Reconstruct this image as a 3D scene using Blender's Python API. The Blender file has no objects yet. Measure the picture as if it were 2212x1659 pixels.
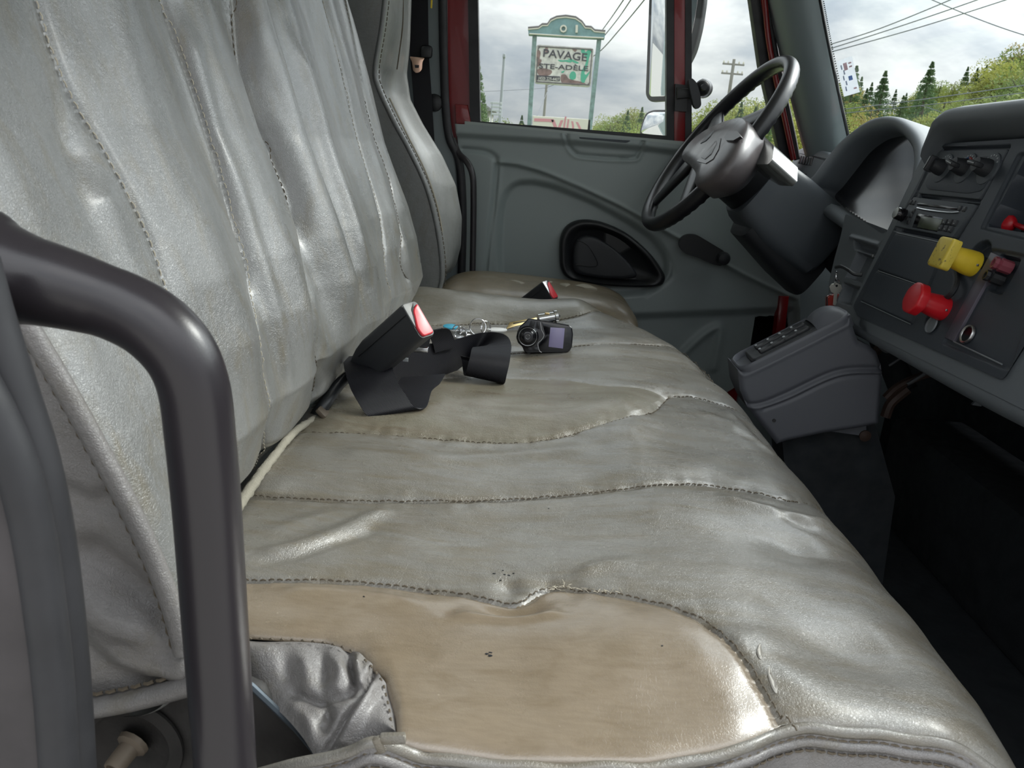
import bpy, bmesh, math, random
import numpy as np
from mathutils import Vector, Matrix

SC = bpy.context.scene
COL = SC.collection
random.seed(7)
RNG = np.random.default_rng(11)

# ------------------------------------------------------------------ camera
FPX = 1662.0; PW, PH = 2212, 1659
CX0, CY0 = PW / 2, PH / 2
EYE = np.array([0.0, 0.0, 0.76])
def _axes(vp, roll):
    r = math.radians(roll)
    Y = np.array([vp[0] - CX0, -(vp[1] - CY0), FPX]); Y /= np.linalg.norm(Y)
    a, b = math.sin(r), math.cos(r)
    U = np.array([a, b, -(Y[0] * a + Y[1] * b) / Y[2]]); U /= np.linalg.norm(U)
    X = np.cross(U, Y)
    return np.array([X, Y, U])
WM = _axes((1200, 335), 4.5)              # rows: world X (truck forward), Y (towards driver door), Z in camera coordinates
right, upv, fwd = WM[:, 0], WM[:, 1], WM[:, 2]
cam_d = bpy.data.cameras.new('camera'); cam = bpy.data.objects.new('camera', cam_d); COL.objects.link(cam)
cam_d.sensor_width = 36; cam_d.lens = FPX / PW * 36; cam_d.clip_start = .01; cam_d.clip_end = 600
cam.matrix_world = Matrix(((right[0], upv[0], -fwd[0], EYE[0]), (right[1], upv[1], -fwd[1], EYE[1]),
                           (right[2], upv[2], -fwd[2], EYE[2]), (0, 0, 0, 1)))
cam_d.dof.use_dof = True; cam_d.dof.focus_distance = 0.95; cam_d.dof.aperture_fstop = 26.0
SC.camera = cam
# real places read off the photograph: a ray through a pixel met with a plane of the cab
def ray(u, v): return WM @ np.array([u - CX0, -(v - CY0), FPX])
def hit(u, v, o, n):
    d = ray(u, v); n = np.asarray(n, float)
    return EYE + d * (np.dot(np.asarray(o, float) - EYE, n) / np.dot(d, n))
def aty(u, v, Y): return hit(u, v, (0, Y, 0), (0, 1, 0))
def atz(u, v, Z): return hit(u, v, (0, 0, Z), (0, 0, 1))
def atx(u, v, X): return hit(u, v, (X, 0, 0), (1, 0, 0))
def proj(P):
    c = (np.asarray(P) - EYE) @ WM
    return np.stack([CX0 + FPX * c[..., 0] / c[..., 2], CY0 - FPX * c[..., 1] / c[..., 2]], -1), c[..., 2]

# ------------------------------------------------------------------ node helpers
def new_mat(name):
    m = bpy.data.materials.new(name); m.use_nodes = True
    nt = m.node_tree; return m, nt, nt.nodes, nt.links, nt.nodes['Principled BSDF']
def nd(nt, t, **kw):
    n = nt.nodes.new(t)
    for k, v in kw.items():
        if k.startswith('i_'):
            key = k[2:]; key = int(key) if key.isdigit() else key.replace('_', ' ')
            n.inputs[key].default_value = v
        else: setattr(n, k, v)
    return n
def ramp(nt, fac, stops):
    r = nt.nodes.new('ShaderNodeValToRGB'); e = r.color_ramp.elements
    while len(e) < len(stops): e.new(.5)
    for el, (p, c) in zip(e, stops):
        el.position = p; el.color = (*c, 1) if len(c) == 3 else c
    nt.links.new(fac, r.inputs[0]); return r.outputs[0]
def mixc(nt, fac, a, b, mode='MIX'):
    m = nt.nodes.new('ShaderNodeMix'); m.data_type = 'RGBA'; m.blend_type = mode
    for s, x in ((m.inputs[0], fac), (m.inputs[6], a), (m.inputs[7], b)):
        if isinstance(x, (int, float)): s.default_value = x
        elif isinstance(x, tuple): s.default_value = (*x, 1) if len(x) == 3 else x
        else: nt.links.new(x, s)
    return m.outputs[2]
def noise(nt, vec, scale, detail=4, rough=.55, dist=0.0):
    n = nd(nt, 'ShaderNodeTexNoise', i_Scale=scale, i_Detail=detail, i_Roughness=rough, i_Distortion=dist)
    nt.links.new(vec, n.inputs['Vector']); return n.outputs['Fac']
def mapped(nt, vec, scale=(1, 1, 1), rot=(0, 0, 0)):
    m = nd(nt, 'ShaderNodeMapping'); m.inputs['Scale'].default_value = scale; m.inputs['Rotation'].default_value = rot
    nt.links.new(vec, m.inputs['Vector']); return m.outputs[0]
def bump(nt, bs, h, strength, dist=.001, prev=None):
    b = nd(nt, 'ShaderNodeBump', i_Strength=strength, i_Distance=dist)
    nt.links.new(h, b.inputs['Height'])
    if prev: nt.links.new(prev, b.inputs['Normal'])
    nt.links.new(b.outputs[0], bs.inputs['Normal']); return b.outputs[0]
def geo_pos(nt):
    return nt.nodes.new('ShaderNodeNewGeometry').outputs['Position']

# ------------------------------------------------------------------ sky and sun
world = bpy.data.worlds.new('sky'); SC.world = world; world.use_nodes = True
nt = world.node_tree; bg = nt.nodes['Background']
tc = nt.nodes.new('ShaderNodeTexCoord').outputs['Generated']
v1 = mapped(nt, tc, (1.0, 1.0, 2.6))
n1 = noise(nt, v1, 3.1, 6, .55, .3)
n2 = noise(nt, v1, 8.5, 5, .6, .2)
mm = nd(nt, 'ShaderNodeMath', operation='MULTIPLY_ADD'); nt.links.new(n2, mm.inputs[0]); mm.inputs[1].default_value = .32; nt.links.new(n1, mm.inputs[2])
skyc = ramp(nt, mm.outputs[0], [(.50, (.46, .52, .60)), (.58, (.60, .65, .71)), (.66, (.80, .83, .86)), (.78, (1.12, 1.14, 1.14))])
# overcast sky: brighter towards the zenith, and around the sun behind the cloud
SUNV = Vector((.66, .40, .63)).normalized()
sx = nd(nt, 'ShaderNodeSeparateXYZ'); nt.links.new(tc, sx.inputs[0])
zf = nd(nt, 'ShaderNodeMath', operation='MULTIPLY_ADD', use_clamp=False); nt.links.new(sx.outputs[2], zf.inputs[0]); zf.inputs[1].default_value = 2.3; zf.inputs[2].default_value = .42
dt = nd(nt, 'ShaderNodeVectorMath', operation='DOT_PRODUCT'); nt.links.new(tc, dt.inputs[0]); dt.inputs[1].default_value = tuple(SUNV)
d0_ = nd(nt, 'ShaderNodeMath', operation='MAXIMUM'); nt.links.new(dt.outputs['Value'], d0_.inputs[0]); d0_.inputs[1].default_value = 0
pw_ = nd(nt, 'ShaderNodeMath', operation='POWER'); nt.links.new(d0_.outputs[0], pw_.inputs[0]); pw_.inputs[1].default_value = 9
gs = nd(nt, 'ShaderNodeMath', operation='MULTIPLY_ADD'); nt.links.new(pw_.outputs[0], gs.inputs[0]); gs.inputs[1].default_value = 5.0; nt.links.new(zf.outputs[0], gs.inputs[2])
mxz = nd(nt, 'ShaderNodeMath', operation='MAXIMUM'); nt.links.new(gs.outputs[0], mxz.inputs[0]); mxz.inputs[1].default_value = .35
nt.links.new(skyc, bg.inputs[0]); nt.links.new(mxz.outputs[0], bg.inputs[1])
sun_d = bpy.data.lights.new('sun_behind_cloud', 'SUN'); sun = bpy.data.objects.new('sun_behind_cloud', sun_d); COL.objects.link(sun)
sun_d.energy = 2.6; sun_d.angle = math.radians(18); sun_d.color = (1, .97, .92)
sun.rotation_euler = SUNV.to_track_quat('Z', 'Y').to_euler()
vs = SC.view_settings; vs.view_transform = 'Standard'; vs.look = 'None'; vs.exposure = 0.40; vs.gamma = 1; vs.use_curve_mapping = False
SC.cycles.max_bounces = 10; SC.cycles.transparent_max_bounces = 24; SC.cycles.sample_clamp_indirect = 8

# ------------------------------------------------------------------ mesh helpers
def props(o, label=None, cat=None, group=None, kind=None):
    for k, v in (('label', label), ('category', cat), ('group', group), ('kind', kind)):
        if v: o[k] = v
    return o
def empty(name, loc, label, cat, group=None, kind=None):
    o = bpy.data.objects.new(name, None); COL.objects.link(o); o.location = tuple(loc)
    o.empty_display_size = .02
    return props(o, label, cat, group, kind)
def wloc(o):
    p = np.zeros(3)
    while o is not None:
        p = p + np.array(o.location); o = o.parent
    return p
class MB:
    """collects shapes in world coordinates, build() links them as one mesh object"""
    def __init__(s): s.V = []; s.F = []; s.n = 0
    def add(s, V, F):
        V = np.asarray(V, float).reshape(-1, 3); s.V.append(V)
        s.F += [tuple(int(i) + s.n for i in f) for f in F]; s.n += len(V); return s
    def addbm(s, bm, M=None):
        if M is not None: bm.transform(M)
        bm.verts.ensure_lookup_table(); bm.verts.index_update()
        s.add([v.co[:] for v in bm.verts], [[v.index for v in f.verts] for f in bm.faces]); bm.free(); return s
    def box(s, c, size, r=0.0, ex=(1, 0, 0), ey=(0, 1, 0), ez=(0, 0, 1), seg=2):
        bm = bmesh.new(); bmesh.ops.create_cube(bm, size=1)
        bmesh.ops.scale(bm, vec=size, verts=bm.verts)
        if r > 0: bmesh.ops.bevel(bm, geom=list(bm.edges), offset=r, segments=seg, affect='EDGES', profile=.5)
        return s.addbm(bm, frame_m(c, ex, ey, ez))
    def prism(s, pts, fr, d0, d1, r=0.0, seg=2):
        """polygon in the frame's plane, from depth d0 (back) to d1 (front), front rim rounded by r"""
        bm = bmesh.new(); vs_ = [bm.verts.new((x, y, d0)) for x, y in pts]
        f = bm.faces.new(vs_); f.normal_update()
        if f.normal.z < 0: f.normal_flip()
        g = bmesh.ops.extrude_face_region(bm, geom=[f]); nv = [e for e in g['geom'] if isinstance(e, bmesh.types.BMVert)]
        bmesh.ops.translate(bm, vec=(0, 0, d1 - d0), verts=nv)
        if r > 0:
            es = [e for e in bm.edges if all(abs(v.co.z - d1) < 1e-9 for v in e.verts)]
            bmesh.ops.bevel(bm, geom=es, offset=r, segments=seg, affect='EDGES', profile=.5)
        bmesh.ops.recalc_face_normals(bm, faces=bm.faces)
        return s.addbm(bm, fr_m(fr))
    def tube(s, P, r, n=10, caps=True, flat=None):
        P = np.asarray(P, float); m = len(P); r = np.broadcast_to(np.asarray(r, float), (m,))
        T = np.gradient(P, axis=0); T /= np.linalg.norm(T, axis=1)[:, None] + 1e-12
        N = np.cross(T[0], (0, 0, 1.0));
        if np.linalg.norm(N) < .05: N = np.cross(T[0], (1.0, 0, 0))
        V = []; a = np.linspace(0, 2 * np.pi, n, endpoint=False)
        for i in range(m):
            N = N - T[i] * np.dot(N, T[i]); N /= np.linalg.norm(N); B = np.cross(T[i], N)
            V.append(P[i] + r[i] * (np.cos(a)[:, None] * N + np.sin(a)[:, None] * B))
        F = [(i * n + j, i * n + (j + 1) % n, (i + 1) * n + (j + 1) % n, (i + 1) * n + j) for i in range(m - 1) for j in range(n)]
        if caps: F += [tuple(range(n))[::-1], tuple((m - 1) * n + j for j in range(n))]
        return s.add(np.concatenate(V), F)
    def lathe(s, prof, o, axis, n=24):
        """profile of (radius, height) spun about the axis from o"""
        az = Vector(axis).normalized(); ax = az.orthogonal().normalized(); ay = az.cross(ax)
        ax, ay, az = map(np.array, (ax, ay, az)); a = np.linspace(0, 2 * np.pi, n, endpoint=False)
        V = [np.asarray(o) + az * h + rr * (np.cos(a)[:, None] * ax + np.sin(a)[:, None] * ay) for rr, h in prof]
        m = len(prof)
        F = [(i * n + j, i * n + (j + 1) % n, (i + 1) * n + (j + 1) % n, (i + 1) * n + j) for i in range(m - 1) for j in range(n)]
        F += [tuple(range(n))[::-1], tuple((m - 1) * n + j for j in range(n))]
        return s.add(np.concatenate(V), F)
    def loft(s, loops, closed=True, cap0=False, cap1=False):
        L = [np.asarray(l, float) for l in loops]; n = len(L[0]); m = len(L)
        k = n if closed else n - 1
        F = [(i * n + j, i * n + (j + 1) % n, (i + 1) * n + (j + 1) % n, (i + 1) * n + j) for i in range(m - 1) for j in range(k)]
        if cap0: F.append(tuple(range(n))[::-1])
        if cap1: F.append(tuple((m - 1) * n + j for j in range(n)))
        return s.add(np.concatenate(L), F)
    def build(s, name, mat, parent=None, smooth=35, **kw):
        V = np.concatenate(s.V)
        if parent is not None: V = V - wloc(parent); loc = (0, 0, 0)
        else: loc = V.mean(0); loc[2] = V[:, 2].min(); V = V - loc
        me = bpy.data.meshes.new(name); me.from_pydata(V.tolist(), [], s.F)
        if smooth:
            me.shade_smooth(); me.set_sharp_from_angle(angle=math.radians(smooth))
        me.materials.append(mat)
        o = bpy.data.objects.new(name, me); COL.objects.link(o); o.location = tuple(loc); o.parent = parent
        return props(o, **kw)
def frame_m(c, ex, ey, ez):
    return Matrix(((ex[0], ey[0], ez[0], c[0]), (ex[1], ey[1], ez[1], c[1]), (ex[2], ey[2], ez[2], c[2]), (0, 0, 0, 1)))
class Fr:
    def __init__(s, o, ex, ey, ez=None):
        s.o = np.asarray(o, float); s.ex = np.asarray(ex, float) / np.linalg.norm(ex)
        ey = np.asarray(ey, float); ey = ey - s.ex * np.dot(ey, s.ex); s.ey = ey / np.linalg.norm(ey)
        s.ez = np.cross(s.ex, s.ey) if ez is None else np.asarray(ez, float)
    def px(s, u, v, d=0.0):
        p = hit(u, v, s.o + s.ez * d, s.ez) - s.o
        return (float(np.dot(p, s.ex)), float(np.dot(p, s.ey)))
    def pxs(s, L, d=0.0): return [s.px(u, v, d) for u, v in L]
    def w(s, a, b, c=0.0): return s.o + s.ex * a + s.ey * b + s.ez * c
    def ws(s, L, c=0.0): return np.array([s.w(a, b, c) for a, b in L])
def fr_m(fr): return frame_m(fr.o, fr.ex, fr.ey, fr.ez)
def curve(P, n=40, closed=False):
    """smooth Catmull-Rom line through the points"""
    P = np.asarray(P, float)
    if closed: Q = np.vstack([P[-1], P, P[0], P[1]])
    else: Q = np.vstack([2 * P[0] - P[1], P, 2 * P[-1] - P[-2]])
    segs = len(Q) - 3; out = []
    for i in range(segs):
        p0, p1, p2, p3 = Q[i:i + 4]; m = max(2, int(round(n / segs)))
        t = np.linspace(0, 1, m, endpoint=False)[:, None]
        out.append(.5 * (2 * p1 + (p2 - p0) * t + (2 * p0 - 5 * p1 + 4 * p2 - p3) * t ** 2 + (3 * p1 - p0 - 3 * p2 + p3) * t ** 3))
    if not closed: out.append(P[-1:])
    return np.concatenate(out)
def pdist(X, P, closed=False):
    """distance of points X to the polyline P (any dimension)"""
    P = np.asarray(P, float); Q = np.vstack([P, P[:1]]) if closed else P
    best = np.full(len(X), 1e9)
    for a, b in zip(Q[:-1], Q[1:]):
        d = b - a; L = np.dot(d, d) + 1e-15
        t = np.clip(((X - a) @ d) / L, 0, 1)
        dd = ((X - a - t[:, None] * d) ** 2).sum(1); best = np.minimum(best, dd)
    return np.sqrt(best)
def inside(X, P):
    P = np.asarray(P, float); c = np.zeros(len(X), bool)
    for a, b in zip(P, np.roll(P, -1, 0)):
        k = (a[1] > X[:, 1]) != (b[1] > X[:, 1])
        with np.errstate(divide='ignore', invalid='ignore'):
            xi = (b[0] - a[0]) * (X[:, 1] - a[1]) / (b[1] - a[1]) + a[0]
        c ^= k & (X[:, 0] < xi)
    return c
def sdist(X, P):
    d = pdist(X, P, True); return np.where(inside(X, P), d, -d)
def sstep(x): x = np.clip(x, 0, 1); return x * x * (3 - 2 * x)
def relief(fr, x0, x1, y0, y1, res, feats, keep=None, back=None):
    """panel moulded in one piece: height over the frame's plane is the sum of soft plateaus and soft lines"""
    nx = int((x1 - x0) / res) + 1; ny = int((y1 - y0) / res) + 1
    gx, gy = np.meshgrid(np.linspace(x0, x1, nx), np.linspace(y0, y1, ny)); X = np.stack([gx.ravel(), gy.ravel()], 1)
    h = np.zeros(len(X))
    for ft in feats:
        if ft[0] == 'poly': h += ft[2] * sstep(sdist(X, ft[1]) / ft[3] + .5)
        elif ft[0] == 'line': h += ft[2] * np.exp(-(pdist(X, ft[1]) / ft[3]) ** 2)
        elif ft[0] == 'fn': h += ft[1](X)
    V = fr.o + X[:, :1] * fr.ex + X[:, 1:] * fr.ey + h[:, None] * fr.ez
    idx = np.arange(nx * ny).reshape(ny, nx)
    F = np.stack([idx[:-1, :-1], idx[:-1, 1:], idx[1:, 1:], idx[1:, :-1]], -1).reshape(-1, 4)
    if keep is not None:
        k = inside(X, keep)
        # pull the border onto the outline so that it ends cleanly
        Fk = F[k[F].sum(1) >= 1]
        used = np.unique(Fk); out = used[~k[used]]
        kp = np.asarray(keep, float); Q = np.vstack([kp, kp[:1]])
        for i in out:
            best = None
            for a, b in zip(Q[:-1], Q[1:]):
                d = b - a; t = np.clip(np.dot(X[i] - a, d) / (np.dot(d, d) + 1e-15), 0, 1); q = a + t * d
                dd = ((X[i] - q) ** 2).sum()
                if best is None or dd < best[0]: best = (dd, q)
            V[i] = fr.o + best[1][0] * fr.ex + best[1][1] * fr.ey + h[i] * fr.ez
        F = Fk; mp = -np.ones(len(V), int); mp[used] = np.arange(len(used)); V = V[used]; F = mp[F]
    m = MB(); m.add(V, F); return m
def rrect(x0, y0, x1, y1, r, n=4):
    out = []
    for cx, cy, a0 in ((x1 - r, y1 - r, 0), (x0 + r, y1 - r, 90), (x0 + r, y0 + r, 180), (x1 - r, y0 + r, 270)):
        for k in range(n + 1):
            a = math.radians(a0 + 90 * k / n); out.append((cx + r * math.cos(a), cy + r * math.sin(a)))
    return out
def roundpoly(P, r, n=4):
    P = [np.asarray(p, float) for p in P]; out = []
    for i, p in enumerate(P):
        a, b = P[i - 1], P[(i + 1) % len(P)]
        da, db = a - p, b - p; la, lb = np.linalg.norm(da), np.linalg.norm(db)
        k = min(r, la * .45, lb * .45); s, e = p + da / la * k, p + db / lb * k
        for t in np.linspace(0, 1, n + 1): out.append(tuple((1 - t) ** 2 * s + 2 * t * (1 - t) * p + t * t * e))
    return out
def ribbon(P, W, th):
    """a strap: centre line P, half width vectors W, thickness th"""
    P = np.asarray(P, float); W = np.asarray(W, float)
    T = np.gradient(P, axis=0); N = np.cross(T, W); N /= np.linalg.norm(N, axis=1)[:, None] + 1e-12
    loops = [np.array([p - w - n * th / 2, p + w - n * th / 2, p + w + n * th / 2, p - w + n * th / 2]) for p, w, n in zip(P, W, N)]
    return MB().loft(loops, True, True, True)

# ------------------------------------------------------------------ materials
def plain(name, col, rough=.5, metal=0.0, spec=.5, grain=0.0, gscale=900, var=0.0, coat=0.0):
    m, nt, N, L, bs = new_mat(name)
    bs.inputs['Base Color'].default_value = (*col, 1); bs.inputs['Roughness'].default_value = rough
    bs.inputs['Metallic'].default_value = metal; bs.inputs['Specular IOR Level'].default_value = spec
    bs.inputs['Coat Weight'].default_value = coat
    g = geo_pos(nt)
    if var:
        f = noise(nt, g, 14, 5, .6)
        c2 = tuple(min(1, c * (1 + var)) for c in col); c1 = tuple(c * (1 - var) for c in col)
        L.new(ramp(nt, f, [(.3, c1), (.7, c2)]), bs.inputs['Base Color'])
        L.new(ramp(nt, noise(nt, g, 30, 4), [(.3, (rough * .85,) * 3), (.7, (min(1, rough * 1.2),) * 3)]), bs.inputs['Roughness'])
    if grain: bump(nt, bs, noise(nt, g, gscale, 2), grain, .0006)
    return m
def vinyl(name, colA, colB, worn, rough=.34, wear=.5, axis=(1, 1, 1), blue=None, grain=.55, coat=.45):
    """worn upholstery vinyl: leather grain, brownish grime in patches, uneven gloss"""
    m, nt, N, L, bs = new_mat(name); g = geo_pos(nt)
    big = noise(nt, g, 5.5, 5, .6, .4)
    base = mixc(nt, ramp(nt, big, [(.38, (0, 0, 0)), (.62, (1, 1, 1))]), colA, colB)
    gm = noise(nt, mapped(nt, g, axis), 11, 6, .62, .6)
    base = mixc(nt, ramp(nt, gm, [(.62 - .3 * wear, (0, 0, 0)), (.80 - .15 * wear, (.85, .85, .85))]), base, worn)
    sc = noise(nt, mapped(nt, g, (60, 12, 60) if axis[1] < axis[0] else (12, 60, 60)), 6, 3)
    base = mixc(nt, .16, base, ramp(nt, sc, [(.35, (.45, .45, .43)), (.65, (1, 1, .98))]), 'MULTIPLY')
    L.new(base, bs.inputs['Base Color'])
    vo = nd(nt, 'ShaderNodeTexVoronoi', feature='DISTANCE_TO_EDGE', i_Scale=520); 
    wv = nd(nt, 'ShaderNodeVectorMath', operation='ADD'); L.new(g, wv.inputs[0])
    wn = nd(nt, 'ShaderNodeTexNoise', i_Scale=220.0, i_Detail=2); L.new(g, wn.inputs['Vector'])
    ws = nd(nt, 'ShaderNodeVectorMath', operation='SCALE', i_Scale=.004); L.new(wn.outputs['Color'], ws.inputs[0]); L.new(ws.outputs[0], wv.inputs[1])
    L.new(wv.outputs[0], vo.inputs['Vector'])
    gr = ramp(nt, vo.outputs['Distance'], [(.0, (0, 0, 0)), (.16, (1, 1, 1))])
    b1 = bump(nt, bs, gr, min(1, grain * .62), .00035)
    b2 = bump(nt, bs, noise(nt, mapped(nt, g, axis if max(axis) > 4 and False else (1, 1, 1)), 300, 5, .65, 1.2), min(1, grain * .62), .0013, b1)
    bump(nt, bs, noise(nt, g, 55, 4, .6), grain * .5, .0035, b2)
    L.new(ramp(nt, noise(nt, g, 17, 5, .6), [(.3, (rough * .8,) * 3), (.7, (rough * 1.3,) * 3)]), bs.inputs['Roughness'])
    bs.inputs['Specular IOR Level'].default_value = .7
    bs.inputs['Coat Weight'].default_value = coat; bs.inputs['Coat Roughness'].default_value = .24
    return m
M = {}
M['vinyl_back'] = vinyl('grey seat vinyl', (.185, .186, .180), (.135, .136, .129), (.145, .127, .09), .30, .45, (5, 5, 1.2))
M['vinyl_seat'] = vinyl('grey cushion vinyl', (.203, .192, .170), (.162, .152, .132), (.142, .118, .080), .27, .65, (1.2, 5, 5))
M['vinyl_tan'] = vinyl('grimy tan insert vinyl', (.20, .155, .105), (.235, .190, .140), (.165, .125, .08), .22, .5, (2, 4, 4), grain=.26, coat=.8)
M['vinyl_side'] = vinyl('grey side vinyl', (.20, .188, .182), (.16, .152, .148), (.14, .125, .10), .38, .25, (3, 3, 3), grain=.7, coat=.15)
M['vinyl_drv'] = vinyl('dark grey driver vinyl', (.20, .205, .20), (.17, .175, .17), (.15, .14, .12), .42, .3, (4, 4, 1))
M['vinyl_drvtan'] = vinyl('brown worn driver cushion', (.15, .115, .065), (.19, .15, .09), (.12, .09, .05), .4, .5, (2, 4, 4))
M['thread'] = plain('pale thread', (.42, .38, .30), .8)
M['thread_dark'] = plain('dark thread', (.10, .08, .055), .8)
M['foam'] = plain('frayed foam and fleece', (.27, .25, .20), .95, grain=1.0, gscale=600, var=.2)
M['black'] = plain('black plastic', (.012, .013, .015), .42, grain=.15)
M['black_soft'] = plain('black satin plastic', (.022, .024, .028), .5, grain=.25, gscale=1500)
M['black_gloss'] = plain('black glossy plastic', (.008, .008, .01), .12)
M['rubber'] = plain('dark rubber seal', (.022, .022, .025), .55, var=.3)
M['void'] = plain('dark mat and shaded hollows', (.010, .013, .016), .8, var=.3)  # near-black mat tone, also stands for shade in the tray and under the dash
M['steel_black'] = plain('black painted steel tube', (.035, .032, .035), .34, var=.25, grain=.1)
M['red_paint'] = plain('red body paint', (.20, .008, .010), .3, coat=.4)
M['doorgrey'] = plain('grey green door plastic', (.27, .31, .305), .42, grain=.2, gscale=1200)
M['door_highlight'] = plain('door cap grey with painted highlight', (.32, .36, .345), .40, grain=.2, gscale=1200)  # door grey lightened to paint the highlight along the top cap
M['pillar'] = plain('grey pillar trim', (.19, .225, .235), .5, grain=.25, gscale=1200)
M['dash'] = plain('charcoal dash plastic', (.072, .083, .095), .5, grain=.35, gscale=1300)
M['dash_light'] = plain('grey dash shell', (.125, .14, .155), .5, grain=.35, gscale=1300)
M['dash_face'] = plain('dark dash face', (.034, .042, .054), .5, grain=.35, gscale=1300)
M['console'] = plain('grey console plastic', (.085, .09, .105), .5, grain=.3, gscale=1200)
M['chrome'] = plain('chrome', (.75, .75, .76), .15, 1.0)
M['steel'] = plain('worn steel', (.5, .5, .5), .3, 1.0, var=.2)
M['brass'] = plain('brass', (.65, .5, .25), .3, 1.0)
M['warm_lit_latch'] = plain('steel latch tinted for warm light', (.75, .5, .38), .25, 1.0)  # warm light on the belt tongue is put into this metal colour
M['red_btn'] = plain('red button plastic', (.65, .035, .05), .35)
M['red_knob'] = plain('red knob plastic', (.52, .010, .018), .33)
M['yellow_knob'] = plain('yellow knob plastic', (.72, .52, .03), .4, var=.15)
M['maroon'] = plain('faded red connector', (.22, .045, .065), .5)
M['headliner'] = plain('pale grey headliner', (.60, .58, .56), .9, grain=.3)
M['webbing'] = None
M['vinyl_lobe'] = vinyl('grimy grey-brown insert vinyl', (.185, .17, .13), (.16, .14, .10), (.13, .10, .065), .30, .6, (1.2, 5, 5))
M['vinyl_lobe2'] = vinyl('tan far insert vinyl', (.19, .175, .14), (.16, .145, .11), (.14, .115, .075), .33, .4, (1.2, 5, 5))
M['vinyl_torn'] = plain('torn vinyl lip with painted highlight', (.42, .40, .36), .35, var=.25)  # pale tone paints the highlight on the split lips
M['rusty_black'] = plain('black paint with rust bloom', (.009, .007, .006), .7, var=.6, grain=.6, gscale=300)
M['bluesteel'] = plain('scuffed steel edge', (.09, .11, .13), .4, .6, var=.3)
M['dusty_bolt'] = plain('dusty zinc bolt', (.12, .095, .07), .6, .2, var=.25)
def glass_mat(name, tint=(.96, .98, .97), refl=.08):
    m, nt, N, L, bs = new_mat(name); out = N['Material Output']
    tr = nd(nt, 'ShaderNodeBsdfTransparent'); tr.inputs[0].default_value = (*tint, 1)
    gl = nd(nt, 'ShaderNodeBsdfGlossy'); gl.inputs['Roughness'].default_value = .02
    lw = nd(nt, 'ShaderNodeLayerWeight', i_Blend=.5); pw = nd(nt, 'ShaderNodeMath', operation='POWER'); L.new(lw.outputs['Facing'], pw.inputs[0]); pw.inputs[1].default_value = 4.0
    fr = nd(nt, 'ShaderNodeMath', operation='MULTIPLY_ADD'); L.new(pw.outputs[0], fr.inputs[0]); fr.inputs[1].default_value = .5; fr.inputs[2].default_value = .03
    mx = nd(nt, 'ShaderNodeMixShader')
    L.new(fr.outputs[0], mx.inputs[0]); L.new(tr.outputs[0], mx.inputs[1]); L.new(gl.outputs[0], mx.inputs[2]); L.new(mx.outputs[0], out.inputs[0])
    return m
M['grabbar'] = plain('satin black painted steel with worn rust', (.022,.019,.022), .30, grain=.08, gscale=1500)
M['pillar_warm'] = plain('warm grey pillar', (.042,.037,.039), .55, var=.35)
M['glass'] = glass_mat('window glass')
M['lens'] = glass_mat('clear cluster lens', (.85, .87, .88))
def webbing():
    m, nt, N, L, bs = new_mat('black belt webbing'); g = geo_pos(nt)
    bs.inputs['Base Color'].default_value = (.007, .007, .010, 1); bs.inputs['Roughness'].default_value = .5
    bs.inputs['Specular IOR Level'].default_value = .3
    w = nd(nt, 'ShaderNodeTexWave', i_Scale=260.0, i_Distortion=.5, bands_direction='DIAGONAL'); L.new(g, w.inputs[0])
    bump(nt, bs, w.outputs['Fac'], .45, .0006); return m
M['webbing'] = webbing()
M['print_grey'] = plain('pale grey print', (.35, .37, .38), .5)
M['print_blue'] = plain('blue print', (.05, .12, .25), .5)
M['red_paint2'] = plain('red print', (.30, .03, .03), .5)
M['edge_grey'] = plain('paler plastic edge', (.14, .155, .165), .45)
M['strip'] = plain('bare grey metal strip', (.105, .095, .12), .4, .2)
M['display'] = plain('unlit green grey display', (.075, .09, .06), .25)
M['wheel'] = plain('black polyurethane wheel', (.014, .014, .017), .33, grain=.1)
M['hub'] = plain('grey brown hub pad', (.10, .088, .09), .32, var=.2, grain=.1)
M['hubdark'] = plain('dark hub button', (.05, .045, .05), .35)
M['hublight'] = plain('smooth grey hub housing', (.12, .125, .12), .22, coat=.3)
M['rust_pipe'] = plain('rusty pipe', (.035, .018, .012), .7, var=.4)
M['wire'] = plain('dull wire', (.07, .075, .08), .5)
M['yellow_knob_worn'] = plain('yellow knob face with dark smudges', (.62, .48, .06), .45, var=.12)
nt = M['yellow_knob_worn'].node_tree; bs = nt.nodes['Principled BSDF']; g = geo_pos(nt)
f = noise(nt, g, 130, 3, .6); old = bs.inputs['Base Color'].links[0].from_socket
nt.links.new(mixc(nt, ramp(nt, f, [(.60, (0, 0, 0)), (.66, (.8, .8, .8))]), old, (.09, .07, .03)), bs.inputs['Base Color'])
M['blue_plastic'] = plain('blue key head', (.05, .33, .48), .4)
M['white_plastic'] = plain('white tag', (.7, .7, .68), .4)
M['screen_reflection'] = plain('unlit screen with painted lilac reflection', (.28, .25, .42), .12)  # the lilac is a reflection painted as base colour
M['keyivory'] = plain('nickel key', (.62, .60, .54), .35, .5)
M['fobred'] = plain('red fob enamel', (.30, .03, .02), .3, coat=.5)
M['paper'] = plain('sun-faded paper', (.80, .82, .85), .7)
nt = M['paper'].node_tree; tl = nd(nt, 'ShaderNodeBsdfTranslucent'); tl.inputs[0].default_value = (.85, .87, .9, 1); mx = nd(nt, 'ShaderNodeMixShader'); mx.inputs[0].default_value = .6
nt.links.new(nt.nodes['Principled BSDF'].outputs[0], mx.inputs[1]); nt.links.new(tl.outputs[0], mx.inputs[2]); nt.links.new(mx.outputs[0], nt.nodes['Material Output'].inputs[0])
M['print_blue2'] = plain('pale blue print', (.25, .36, .55), .7)
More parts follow.
